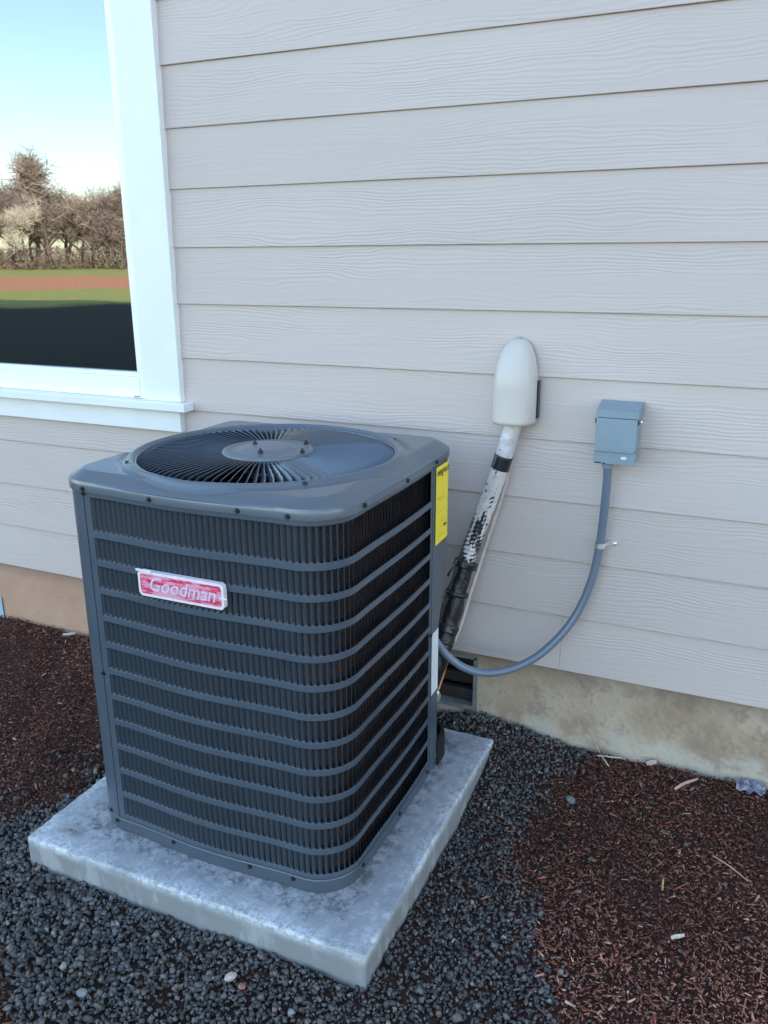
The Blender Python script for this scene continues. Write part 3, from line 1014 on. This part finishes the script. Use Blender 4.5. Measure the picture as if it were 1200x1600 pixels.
# ---- black recess shade along the foot at the rear of the right face
def panel_patch(name, s0, s1, z0, z1, off, mat, n=8, top_cut=0):
    V, F = [], []
    for i in range(n + 1):
        p, tt, nn = at(s0 + (s1 - s0) * i / n)
        for (o, z) in ((off, z0), (off, z1), (off - .0008, z1), (off - .0008, z0)):
            V.append((p[0] + nn[0] * o, p[1] + nn[1] * o, z))
    for i in range(n):
        for j in range(4):
            a, b = i * 4 + j, i * 4 + (j + 1) % 4
            F.append((a, a + 4, b + 4, b))
    F.append((0, 1, 2, 3)); F.append((n * 4 + 3, n * 4 + 2, n * 4 + 1, n * 4))
    return mobj(name, V, F, mat)
g = N('yellow_label_paper', .42, (.85, .66, .03))
v = g.coord('Object'); g.col(g.mix(g.math('MULTIPLY', g.gray(g.noise(v, 35, 4), .5, .75), .5), (.90, .70, .03), (.66, .52, .05)))
g.nor(g.bump(g.noise(v, 25, 3), .2, .002))
YEL = g.m
SY = s_of(y=-.342, side='right')
ylab = U(panel_patch('energy_label', SY, SY + .115, .4725, .6870, .0040, YEL, 10)); ylab['label'] = 'yellow paper label with black heading'
SWL = s_of(y=-.357, side='right')
wlab = U(panel_patch('rating_label', SWL, SWL + .052, .030, .218, .0034, WHITEL, 6)); wlab['label'] = 'white paper label'
# shade of the pipe recess built as a black strip at the corner foot
bm = bmesh.new()
p, tt, nn = at(SR2 + .085)
V, F = strip(SCUT - .002, SEND - .01, [(.0030, BZ + .002), (.0085, BZ + .002), (.0085, -.160), (.0055, -.148), (-.004, -.146), (-.004, -.180), (.0030, -.183)], True)
bottom = U(mobj('recess_shade', V, F, DARK)); bm.free()

def text_mesh(name, body, size, mat, parent, shear=0.0, extrude=.0005, xscale=1.0, loc=(0, 0, 0), rot=(PI / 2, 0, 0), bold=0.0):
    cu = bpy.data.curves.new(name + '_curve', 'FONT')
    cu.body = body; cu.size = size; cu.extrude = extrude; cu.shear = shear; cu.align_x = 'CENTER'; cu.align_y = 'CENTER'; cu.offset = bold; cu.resolution_u = 3
    tmp = bpy.data.objects.new('tmp', cu); COL.objects.link(tmp)
    bpy.context.view_layer.update()
    me = bpy.data.meshes.new_from_object(tmp.evaluated_get(bpy.context.evaluated_depsgraph_get()))
    bpy.data.objects.remove(tmp)
    me.materials.clear(); me.materials.append(mat); me.name = name
    o = bpy.data.objects.new(name, me); link(o, parent)
    o.location = loc; o.rotation_euler = rot; o.scale = (xscale, 1, 1)
    return o
# ---- badge
badge = U(bpy.data.objects.new('badge', None)); COL.objects.link(badge); badge['label'] = 'pinkish red name badge with white border'
def rrect(w, h, r, z0, z1, n=6):
    out = []
    for (cx, cy, a0) in ((w / 2 - r, h / 2 - r, 0), (-w / 2 + r, h / 2 - r, 90), (-w / 2 + r, -h / 2 + r, 180), (w / 2 - r, -h / 2 + r, 270)):
        for k in range(n + 1):
            a = rad(a0 + 90 * k / n); out.append((cx + r * math.cos(a), cy + r * math.sin(a)))
    m = len(out)
    V = [(x, z0, z) for x, z in out] + [(x, z1, z) for x, z in out]
    F = [tuple(range(m)), tuple(range(2 * m - 1, m - 1, -1))] + [(i, (i + 1) % m, m + (i + 1) % m, m + i) for i in range(m)]
    return V, F
g = N('badge_red', .25, (.55, .03, .09)); v = g.coord('Object')
film = g.gray(g.noise(scaled(g, v, (14, 1, 80)), 1.0, 5, .7), .42, .54)  # white glare on the peeling film, put into the colour as pale streaks
g.col(g.mix(g.math('MULTIPLY', film, .75), (.60, .035, .10), (.78, .42, .55)))
RED = g.m
WBORD = simple('badge_white', (.78, .70, .76), .3, nscale=60, var=.12)
LETT = simple('badge_letter', (.64, .52, .65), .4, nscale=90, var=.25)
BXC, BZC = -.3365, .5085
by = -.555 - .359 - .013
def bput(o, y): o.location = (BXC, y, BZC); o.rotation_euler = (0, rad(-.2), 0); o.parent = badge; return o
V, F = rrect(.232, .061, .011, 0, .012); bput(mobj('badge_plate', V, F, WBORD), by - .0125)
V, F = rrect(.219, .048, .007, 0, .001); bput(mobj('badge_field', V, F, RED), by - .0136)
tx = text_mesh('badge_lettering', 'Goodman', .046, LETT, badge, shear=.28, extrude=.0008, xscale=.98, loc=(BXC + .004, by - .0142, BZC), bold=.0004)
V, F = mobj, None
bm = bmesh.new()
add_box(bm, BXC - .118, BXC - .075, by - .0165, by - .0125, BZC + .0285, BZC + .0345, .001)
add_box(bm, BXC + .106, BXC + .124, by - .0145, by - .0128, BZC - .004, BZC + .000)
bobj('peeled_film', bm, WBORD, badge)
# print on the yellow label
TXT = simple('label_ink', (.03, .03, .03), .6)
p, tt, nn = at(SY + .050); ang = math.atan2(tt[1], tt[0])
def on_label(o, s, z, off=.0049):
    p, tt, nn = at(s)
    o.location = (p[0] + nn[0] * off, p[1] + nn[1] * off, z)
    o.rotation_euler = (PI / 2, 0, math.atan2(tt[1], tt[0]))
    o.parent = ylab; o.matrix_parent_inverse = Matrix.Identity(4)
# the label is a child of unit with an inverse offset, so its children sit in world coordinates
for i, ch in enumerate('ENERGYGUIDE'):
    o = text_mesh('label_heading', ch, .0175, TXT, None, extrude=.0001, bold=.0003, xscale=.8)
    on_label(o, SY + .010 + i * .0094, .668)
for (u, z, w, h_) in ((.045, .655, .010, .006), (.022, .60, .024, .002), (.045, .594, .06, .0016), (.040, .560, .05, .0014), (.06, .53, .04, .0014), (.07, .512, .022, .006), (.04, .492, .05, .0014)):
    o = mobj('label_line', [(-w / 2, 0, 0), (w / 2, 0, 0), (w / 2, h_, 0), (-w / 2, h_, 0)], [(0, 1, 2, 3)], simple('faint_ink', (.45, .40, .05), .6) if h_ < .003 else TXT)
    on_label(o, SY + u, z, .0050)

# ------------------------------------------------------------------ line-set cover hood
hood = thing('pipe_cover', 'beige rounded plastic hood on the siding where the pipes leave the wall', 'pipe cover', (.158, -.01, .76))
V, F = [], []
nz_, nt = 26, 24
hx, hz0, hz1 = .158, .762, .997
for i in range(nz_ + 1):
    u = i / nz_
    z = hz0 + (hz1 - hz0) * u
    tt_ = max(0, (u - .42) / .58)
    w = .0570 * (1 - tt_ ** 2.3) ** .5 + .0005 if tt_ < 1 else .0005
    d = .082 * (1 - tt_ ** 2.0) ** .62 + .0005 if tt_ < 1 else .0005
    w *= 1 + .02 * (1 - u)
    for k in range(nt + 1):
        a = PI * k / nt
        e = .72
        cx, sx_ = math.cos(a), math.sin(a)
        V.append((hx + w * math.copysign(abs(cx) ** e, cx), -.003 - d * abs(sx_) ** e, z))
m = nt + 1
for i in range(nz_):
    for k in range(nt): F.append((i * m + k, i * m + k + 1, (i + 1) * m + k + 1, (i + 1) * m + k))
hd = mobj('hood_shell', V, F, HOODM, smooth=True)
sm = hd.modifiers.new('thick', 'SOLIDIFY'); sm.thickness = .003; sm.offset = -1
HI = Matrix.Translation((-.158, .01, -.76))
hd.parent = hood; hd.matrix_parent_inverse = HI
o = box('foam_gasket', .2185, .2245, -.022, -.001, .776, .882, TAPE, bev=.001); o.parent = hood; o.matrix_parent_inverse = HI
bm = bmesh.new(); add_box(bm, .098, .218, -.004, .002, .765, .90, .001); o = bobj('back_plate', bm, HOODM, hood); o.matrix_parent_inverse = HI

# ------------------------------------------------------------------ refrigerant lines
ls = thing('refrigerant_line_set', 'white wrapped pipe bundle with black foam lower end, hanging from the beige hood', 'pipe', (.16, -.04, .75))
LI = Matrix.Translation((-.16, .04, -.75))
def LP(o): o.parent = ls; o.matrix_parent_inverse = LI; return o
path = catmull([(.180, -.045, .800), (.158, -.045, .742), (.144, -.045, .689), (.127, -.050, .622), (.106, -.050, .552), (.079, -.055, .468), (.055, -.062, .390), (.040, -.075, .330), (.024, -.095, .252), (.010, -.120, .167), (-.001, -.150, .103), (-.010, -.19, .035), (-.04, -.21, -.03)], 14)
def part_path(z_hi, z_lo): return [p for p in path if z_lo <= p.z <= z_hi]
def wr(p0, amp):
    def f(i, th):
        p = p0[i]
        return .0245 + .0035 * max(0, (.72 - p.z)) + amp * mnoise.noise(Vector((p.x * 40, th * 1.2, p.z * 55))) 
    return f
def ribr(p0):
    def f(i, th):
        p = p0[i]; k = min(1, max(0, (.50 - p.z) / .1)) * .55
        return .0255 + .0014 * k * math.sin(p.z * 2 * PI / .0125) + .0012 * mnoise.noise(Vector((p.x * 60, th * 1.5, p.z * 30)))
    return f
def dense(pts, n): return catmull([tuple(p) for p in pts], n)
pa = part_path(.81, .655); V, F = tube_mesh(pa, wr(pa, .002), 20); LP(mobj('insulation_wrap', V, F, WRAP, smooth=True))
pb = part_path(.668, .622); V, F = tube_mesh(pb, lambda i, th: .0272, 20); LP(mobj('tape_band', V, F, TAPE, smooth=True))
pc = dense(part_path(.632, .325), 5); V, F = tube_mesh(pc, ribr(pc), 22); LP(mobj('insulation_wrap', V, F, WRAP, smooth=True))
pd_ = dense(part_path(.345, -.05), 4)
def foam_r(i, th):
    p = pd_[i]; k = min(1, max(0, (.335 - p.z) / .15))
    return .0265 + .006 * k + .0035 * mnoise.noise(Vector((p.x * 20 + 4 + 1.5 * math.cos(th), 1.5 * math.sin(th), p.z * 24))) 
V, F = tube_mesh(pd_, foam_r, 22); LP(mobj('foam_sleeve', V, F, FOAM, smooth=True))
ps = part_path(.343, .318); V, F = tube_mesh(ps, lambda i, th: .0335 + .003 * abs(math.cos(th * 1.5)), 18); LP(mobj('cable_tie', V, F, TAPE, smooth=True))
V, F = tube_mesh(catmull([(.022, -.10, .335), (.008, -.115, .318), (.000, -.12, .300)], 5), lambda i, th: .0035, 8); LP(mobj('tie_tail', V, F, TAPE, smooth=True))
for (z_hi, z_lo, rr) in ((.250, .228, .036), (.150, .125, .037), (.105, .09, .036)):
    q = part_path(z_hi, z_lo)
    if len(q) > 2:
        V, F = tube_mesh(q, lambda i, th, rr=rr: rr + .0025 * mnoise.noise(Vector((th * 2, z_hi * 90, i * .3))), 18); LP(mobj('tape_band', V, F, TAPE, smooth=True))
thin = catmull([(.175, -.030, .79), (.170, -.030, .742), (.157, -.030, .658), (.1425, -.032, .581), (.1235, -.036, .502), (.098, -.042, .410), (.077, -.056, .321), (.060, -.078, .243), (.042, -.100, .152), (.026, -.125, .090)], 8)
V, F = tube_mesh(thin, lambda i, th: .0058, 10); LP(mobj('control_cable', V, F, THIN, smooth=True))
cop = catmull([(.033, -.125, .130), (.024, -.145, .082), (.016, -.165, .03), (.009, -.185, -.015), (.000, -.205, -.05), (-.02, -.215, -.07)], 6)
V, F = tube_mesh(cop, lambda i, th: .0052, 10); LP(mobj('copper_pipe', V, F, COPPER, smooth=True))
V, F = tube_mesh(catmull([(.002, -.215, -.035), (.006, -.212, -.05), (.004, -.21, -.068)], 4), lambda i, th: .011, 12); LP(mobj('service_valve', V, F, STEEL, smooth=True))

# ------------------------------------------------------------------ electrical disconnect box
dbx = thing('disconnect_box', 'small blue-grey metal electrical box mounted on the siding', 'electrical box', (.45, 0, .75))
DI = Matrix.Translation((-.45, 0, -.75))
def D(o): o.parent = dbx; o.matrix_parent_inverse = DI; return o
DX0, DX1, DZ0, DZ1, DY = .3985, .5075, .679, .824, -.086
bm = bmesh.new(); add_box(bm, DX0 + .002, DX1 - .002, DY + .010, -.001, DZ0 + .001, DZ1 - .004, .0015); D(bobj('box_body', bm, BOXM))
# sloped hood cap
bm = bmesh.new()
c = [(DX0, DY - .001, DZ1 - .020), (DX1 + .001, DY - .001, DZ1 - .020), (DX1 + .001, DY - .001, DZ1 - .001), (DX0, DY - .001, DZ1 - .001), (DX1 + .002, -.002, DZ1 + .014), (DX0 - .002, -.002, DZ1 + .014), (DX1 + .002, -.002, DZ1 - .020), (DX0 - .002, -.002, DZ1 - .020)]
vs = [bm.verts.new(q) for q in c]
for f in ((0, 1, 2, 3), (3, 2, 4, 5), (1, 6, 4, 2), (0, 3, 5, 7), (0, 7, 6, 1)): bm.faces.new([vs[i] for i in f])
bmesh.ops.bevel(bm, geom=list(bm.edges), offset=.0012, segments=2, affect='EDGES')
D(bobj('rain_cap', bm, BOXM))
door = D(box('cover', DX0 + .001, DX1 - .001, DY - .0035, DY + .012, DZ0 + .038, DZ1 - .0215, BOXM, bev=.002))
D(box('lower_flap', DX0, DX1 - .001, DY + .001, DY + .012, DZ0 - .001, DZ0 + .0375, BOXM, bev=.0015))
D(box('flap_lip', DX0 + .001, DX1 - .004, DY - .0055, DY + .0005, DZ0 + .0345, DZ0 + .039, BOXM, bev=.001))
bm = bmesh.new(); bmesh.ops.create_uvsphere(bm, u_segments=14, v_segments=8, radius=1, matrix=Matrix.Translation((DX0 + .079, DY + .0005, DZ0 + .018)) @ Matrix.Diagonal((.0085, .003, .005, 1)))
D(bobj('latch', bm, simple('pale_latch', (.55, .62, .66), .35), smooth=True))
D(box('hinge_slot', DX0 - .0025, DX0 + .001, DY - .0005, DY + .010, DZ1 - .036, DZ1 - .024, BLACK))
D(box('hinge_slot', DX1 - .003, DX1 + .0016, DY + .0005, DY + .014, DZ1 - .036, DZ1 - .024, BLACK))
bm = bmesh.new(); bmesh.ops.create_uvsphere(bm, u_segments=12, v_segments=8, radius=.005, matrix=Matrix.Translation((DX1 + .004, DY + .022, DZ1 - .030))); D(bobj('screw', bm, STEEL, smooth=True))
D(box('flap_slot', DX0 + .004, DX0 + .020, DY - .0002, DY + .003, DZ0 + .0005, DZ0 + .0035, BLACK))
D(box('flap_slot', DX0 + .025, DX0 + .031, DY - .0002, DY + .003, DZ0 - .0005, DZ0 + .0025, BLACK))

# ------------------------------------------------------------------ conduit
cd = thing('flexible_conduit', 'grey flexible conduit looping from the electrical box to the condenser', 'conduit', (.43, -.05, .67))
CI = Matrix.Translation((-.43, .05, -.67))
def Cc(o): o.parent = cd; o.matrix_parent_inverse = CI; return o
cpath = catmull([(.431, -.048, .684), (.4325, -.046, .620), (.4315, -.044, .569), (.429, -.040, .50), (.424, -.035, .431), (.4125, -.040, .336), (.385, -.055, .238), (.343, -.080, .159), (.282, -.110, .089), (.214, -.140, .047), (.145, -.170, .033), (.084, -.195, .050), (.040, -.215, .088), (.013, -.230, .129), (-.018, -.250, .18)], 10)
V, F = tube_mesh(cpath, lambda i, th: .0118, 18); Cc(mobj('conduit_tube', V, F, CONDM, smooth=True))
V, F = tube_mesh([Vector((.431, -.048, .690)), Vector((.431, -.048, .672)), Vector((.4312, -.048, .6715)), Vector((.4315, -.048, .660))], lambda i, th: (.0185, .0185, .015, .015)[i], 20); Cc(mobj('conduit_fitting', V, F, BOXM))
strap = thing('conduit_strap', 'small shiny metal strap pinning the grey conduit to the siding', 'strap', (.43, -.02, .43))
SI = Matrix.Translation((-.43, .02, -.43))
V, F = [], []
ring = []
for k in range(15):
    a = rad(-20) - PI * 1.0 * k / 14 * 1.15
    ring.append((.424 + .0138 * math.cos(a + PI * 0), -.035 + .0138 * math.sin(a)))
ring = [(.470, -.0035), (.452, -.0035), (.443, -.008), (.4388, -.022)] + [(.424 + .0148 * math.cos(-PI * k / 12), -.035 + .0148 * math.sin(-PI * k / 12)) for k in range(13)] + [(.4085, -.022), (.408, -.004)]
for (x, y) in ring:
    V += [(x, y, .4365), (x, y, .4225)]
for i in range(len(ring) - 1): F.append((2 * i, 2 * i + 2, 2 * i + 3, 2 * i + 1))
o = mobj('strap_band', V, F, STEEL); mod = o.modifiers.new('t', 'SOLIDIFY'); mod.thickness = .0016; o.parent = strap; o.matrix_parent_inverse = SI
bm = bmesh.new(); bmesh.ops.create_uvsphere(bm, u_segments=12, v_segments=6, radius=1, matrix=Matrix.Translation((.461, -.006, .4295)) @ Matrix.Diagonal((.0062, .004, .0062, 1)))
o = bobj('screw', bm, STEEL, smooth=True); o.parent = strap; o.matrix_parent_inverse = SI

# ------------------------------------------------------------------ small litter on the ground
def gz(x, y): return float(ground_z(x, y))
def stone(x, y, r, col, label):
    bm = bmesh.new(); bmesh.ops.create_icosphere(bm, subdivisions=2, radius=1)
    for v in bm.verts:
        v.co *= 1 + .25 * mnoise.noise(v.co * 1.3 + Vector((x * 9, y * 7, 0)))
        v.co = Vector((v.co.x * r, v.co.y * r * .8, v.co.z * r * .6))
    o = bobj('pebble', bm, simple('pebble_paint', col, .8, nscale=90, var=.2))
    o.location = (x, y, gz(x, y) + .015); o.rotation_euler = (random.random(), random.random(), random.random() * 6)
    tag(o, label, 'pebble')
stone(-.124, -1.137, .015, (.42, .33, .30), 'pale tan pebble lying in the dark gravel in front of the slab')
stone(-.088, -1.148, .011, (.30, .13, .09), 'small rusty red pebble beside the tan one in the gravel')
stone(.430, -.245, .016, (.12, .14, .15), 'lone grey stone in the mulch right of the gravel edge')
stone(-.395, -1.30, .012, (.20, .22, .23), 'grey pebble in the gravel near the lower left corner')
def stick(x, y, L, r, ang, label, col=(.42, .30, .23), cat='twig', tilt=.03, name='twig'):
    dx, dy = math.cos(ang), math.sin(ang)
    pts = []
    for k in range(7):
        u = k / 6 - .5
        px, py = x + dx * L * u, y + dy * L * u
        w_ = .012 * L * math.sin(u * 7 + x * 20)
        pts.append((px - dy * w_, py + dx * w_, gz(px, py) + .020 + tilt * u * L * 3))
    V, F = tube_mesh(catmull(pts, 2), lambda i, th: r * (.95 - .55 * abs(i / 12 - .45)) * (1 + .45 * math.cos(2 * th + .4)), 7)
    o = mobj(name, V, F, simple('twig_' + name, col, .8, nscale=120, var=.25), smooth=False)
    tag(o, label, cat)
stick(.725, -.075, .085, .0040, rad(48), 'thick pale wood splinter lying in the mulch near the foundation')
stick(.709, -.476, .030, .0040, rad(95), 'small ochre yellow wood chip in the middle of the mulch', (.50, .34, .13), 'wood chip', name='wood_chip')
stick(.760, -.626, .030, .0042, rad(25), 'short cream wood chip lying flat in the lower mulch', (.55, .47, .40), 'wood chip', name='wood_chip')
stick(.86, -.365, .10, .0016, rad(150), 'long thin straw lying on the right side of the mulch', (.50, .40, .27), 'straw', name='straw')
stick(.46, .008, .10, .0018, rad(165), 'pale straw leaning on the foundation by the gravel edge', (.55, .48, .36), 'straw', .5, name='straw')
stick(.50, -.015, .075, .0018, rad(10), 'pale straw crossing another one beside the foundation', (.55, .48, .36), 'straw', name='straw')
stick(.49, -.045, .045, .0030, rad(130), 'whitish wood splinter just below the crossing straws', (.60, .55, .48), 'twig')
stick(.62, -.005, .03, .006, rad(20), 'light tan bark lump against the foundation', (.42, .33, .27), 'bark', name='bark_lump')
stick(-1.66, -.02, .05, .005, rad(30), 'pale grey wood chip by the foundation left of the condenser', (.45, .42, .42), 'wood chip', name='wood_chip')
# crumpled scrap at right by the wall
V, F = [], []
n = 9
for i in range(n):
    for j in range(n):
        u, w_ = i / (n - 1) - .5, j / (n - 1) - .5
        V.append((.895 + u * .075, -.022 + w_ * .05, gz(.895, -.02) + .018 + .016 * mnoise.noise(Vector((u * 5, w_ * 5, 2))) + .010 * abs(math.sin(u * 17))))
for i in range(n - 1):
    for j in range(n - 1): F.append((i * n + j, (i + 1) * n + j, (i + 1) * n + j + 1, i * n + j + 1))
o = mobj('plastic_scrap', V, F, PURP); mod = o.modifiers.new('t', 'SOLIDIFY'); mod.thickness = .0012
tag(o, 'crumpled grey-violet plastic scrap against the foundation at the right', 'litter')
V, F = [], []
for i in range(5):
    for j in range(4):
        V.append((-2.115 + i * .0145, .0155 - .004 * math.sin(i * 1.7) - .0005, -.165 - j * .033 - .004 * math.sin(i * 2)))
for i in range(4):
    for j in range(3): F.append((i * 4 + j, (i + 1) * 4 + j, (i + 1) * 4 + j + 1, i * 4 + j + 1))
o = mobj('blue_film', V, F, BLUEP); mod = o.modifiers.new('t', 'SOLIDIFY'); mod.thickness = .0015
tag(o, 'strip of light blue film stuck to the foundation at the far left', 'film')

# ------------------------------------------------------------------ trees across the field (seen in the window)
def tree_meshes(seed, height, spread, ntwig, tw):
    r = random.Random(seed)
    trunk = []; tips = []
    def branch(p, d, L, rad_, lev):
        pts = [p.copy()]; q = p.copy(); dd = d.copy()
        n = 4
        for k in range(n):
            dd = (dd + Vector((r.uniform(-.22, .22), r.uniform(-.22, .22), r.uniform(-.04, .14)))).normalized()
            q = q + dd * L / n; pts.append(q.copy())
        trunk.append(tube_mesh(pts, lambda i, th: rad_ * (1 - .6 * i / n), 5 if lev < 2 else 3, False))
        if lev >= 3:
            tips.extend(pts[1:]); return
        for k in range((5, 4, 4)[lev]):
            t_ = r.uniform(.35, 1.0); i = min(n - 1, int(t_ * n))
            b = pts[i].lerp(pts[i + 1], t_ * n - i if t_ < 1 else 1)
            az = r.uniform(0, 2 * PI); el = r.uniform(.1, 1.0)
            nd = Vector((math.cos(az) * math.cos(el) * spread, math.sin(az) * math.cos(el) * spread, math.sin(el))).normalized()
            branch(b, nd, L * r.uniform(.45, .68), rad_ * .45, lev + 1)
    branch(Vector((0, 0, -.2)), Vector((0, 0, 1)), height * .50, height * .022, 0)
    V, F = merge(trunk)
    V = [tuple(v) for v in V]
    tv, tf = [], []
    for k in range(ntwig):
        b = r.choice(tips)
        d = Vector((r.gauss(0, 1), r.gauss(0, 1), r.gauss(.35, .8))).normalized()
        L = r.uniform(.5, 1.6) * height / 12
        s_ = d.cross(Vector((r.gauss(0, 1), r.gauss(0, 1), r.gauss(0, 1)))).normalized() * tw
        o = b + Vector((r.gauss(0, .3), r.gauss(0, .3), r.gauss(0, .3)))
        i = len(tv)
        tv += [o - s_, o + s_, o + d * L + s_ * .3, o + d * L - s_ * .3]; tf.append((i, i + 1, i + 2, i + 3))
    zmax = max(v[2] for v in V)
    k = height / zmax
    V = [(v[0] * k, v[1] * k, v[2] * k) for v in V]
    tv = [(v[0] * k, v[1] * k, v[2] * k) for v in tv]
    return V, F, tv, tf
BARKM = simple('bare_tree_bark', (.11, .085, .07), .9, nscale=3, var=.3)
crowns = [simple('bare_twigs_brown', (.27, .215, .175), .9, nscale=.6, var=.3), simple('bare_twigs_umber', (.20, .155, .135), .9, nscale=.6, var=.3), simple('bare_twigs_pale', (.50, .45, .37), .9, nscale=.6, var=.25)]
protos = []
kinds = ['bare brown tree at the far edge of the field', 'dark umber leafless tree at the far edge of the field', 'pale barked leafless tree at the far edge of the field']
def make_tree(x, y, h, kind, var, label=None, spread=1.0):
    key = (kind, var)
    root = thing('bare_tree', label or kinds[kind], 'tree', (x, y, -.32), 'bare winter trees along the far edge of the field')
    if label: del root['group']
    pr = [p for p in protos if p[0] == key]
    if not pr:
        V, F, tv, tf = tree_meshes(100 + var * 7 + kind, 12, spread, 2100, .036)
        a = mobj('trunk', V, F, BARKM); b = mobj('crown', tv, tf, crowns[kind])
        protos.append((key, a, b)); 
        a.parent = root; b.parent = root
    else:
        _, a, b = pr[0]
        a = a.copy(); b = b.copy(); COL.objects.link(a); COL.objects.link(b)
        a.parent = root; b.parent = root
    root.scale = (h / 12,) * 3
    root.rotation_euler = (0, 0, random.uniform(0, 6.28))
    return root
r_ = random.Random(77)
tv, tf = [], []
for k in range(24000):
    a = rad(r_.uniform(-66, -22)); R0 = r_.uniform(126, 165)
    hmax = 3.2 + 1.8 * mnoise.noise(Vector((math.degrees(a) * .8, 0, 1)))
    p = Vector((math.sin(a) * R0, -math.cos(a) * R0, -.4 + hmax * r_.random() ** 1.3))
    d = Vector((r_.gauss(0, .7), r_.gauss(0, .7), r_.gauss(.6, .6))).normalized() * r_.uniform(.5, 1.5)
    sd_ = d.cross(Vector((r_.gauss(0, 1), r_.gauss(0, 1), r_.gauss(0, 1)))).normalized() * r_.uniform(.03, .08)
    i = len(tv); tv += [p - sd_, p + sd_, p + d]; tf.append((i, i + 1, i + 2))
o = mobj('undergrowth', tv, tf, simple('bare_brush', (.17, .12, .095), .9, nscale=.4, var=.4))
tag(o, 'tangled leafless brush below the trees across the field', 'brush', kind='stuff')
tr_ = random.Random(5)
azs = np.arange(-56, -34, .62)
for i, az in enumerate(azs):
    R_ = tr_.uniform(128, 158)
    a = rad(az + tr_.uniform(-.4, .4))
    x, y = math.sin(a) * R_, -math.cos(a) * R_
    make_tree(x, y, R_ * math.tan(rad(tr_.uniform(2.9, 4.2))) + 1.5, tr_.choice([0, 0, 1, 1, 2]), tr_.randint(0, 2))
a = rad(-46.2)
make_tree(math.sin(a) * 140, -math.cos(a) * 140, 16.4, 0, 9, 'tallest bare tree standing above the rest of the far tree line', .35)

print('louvers', count, 'cols', ncol)
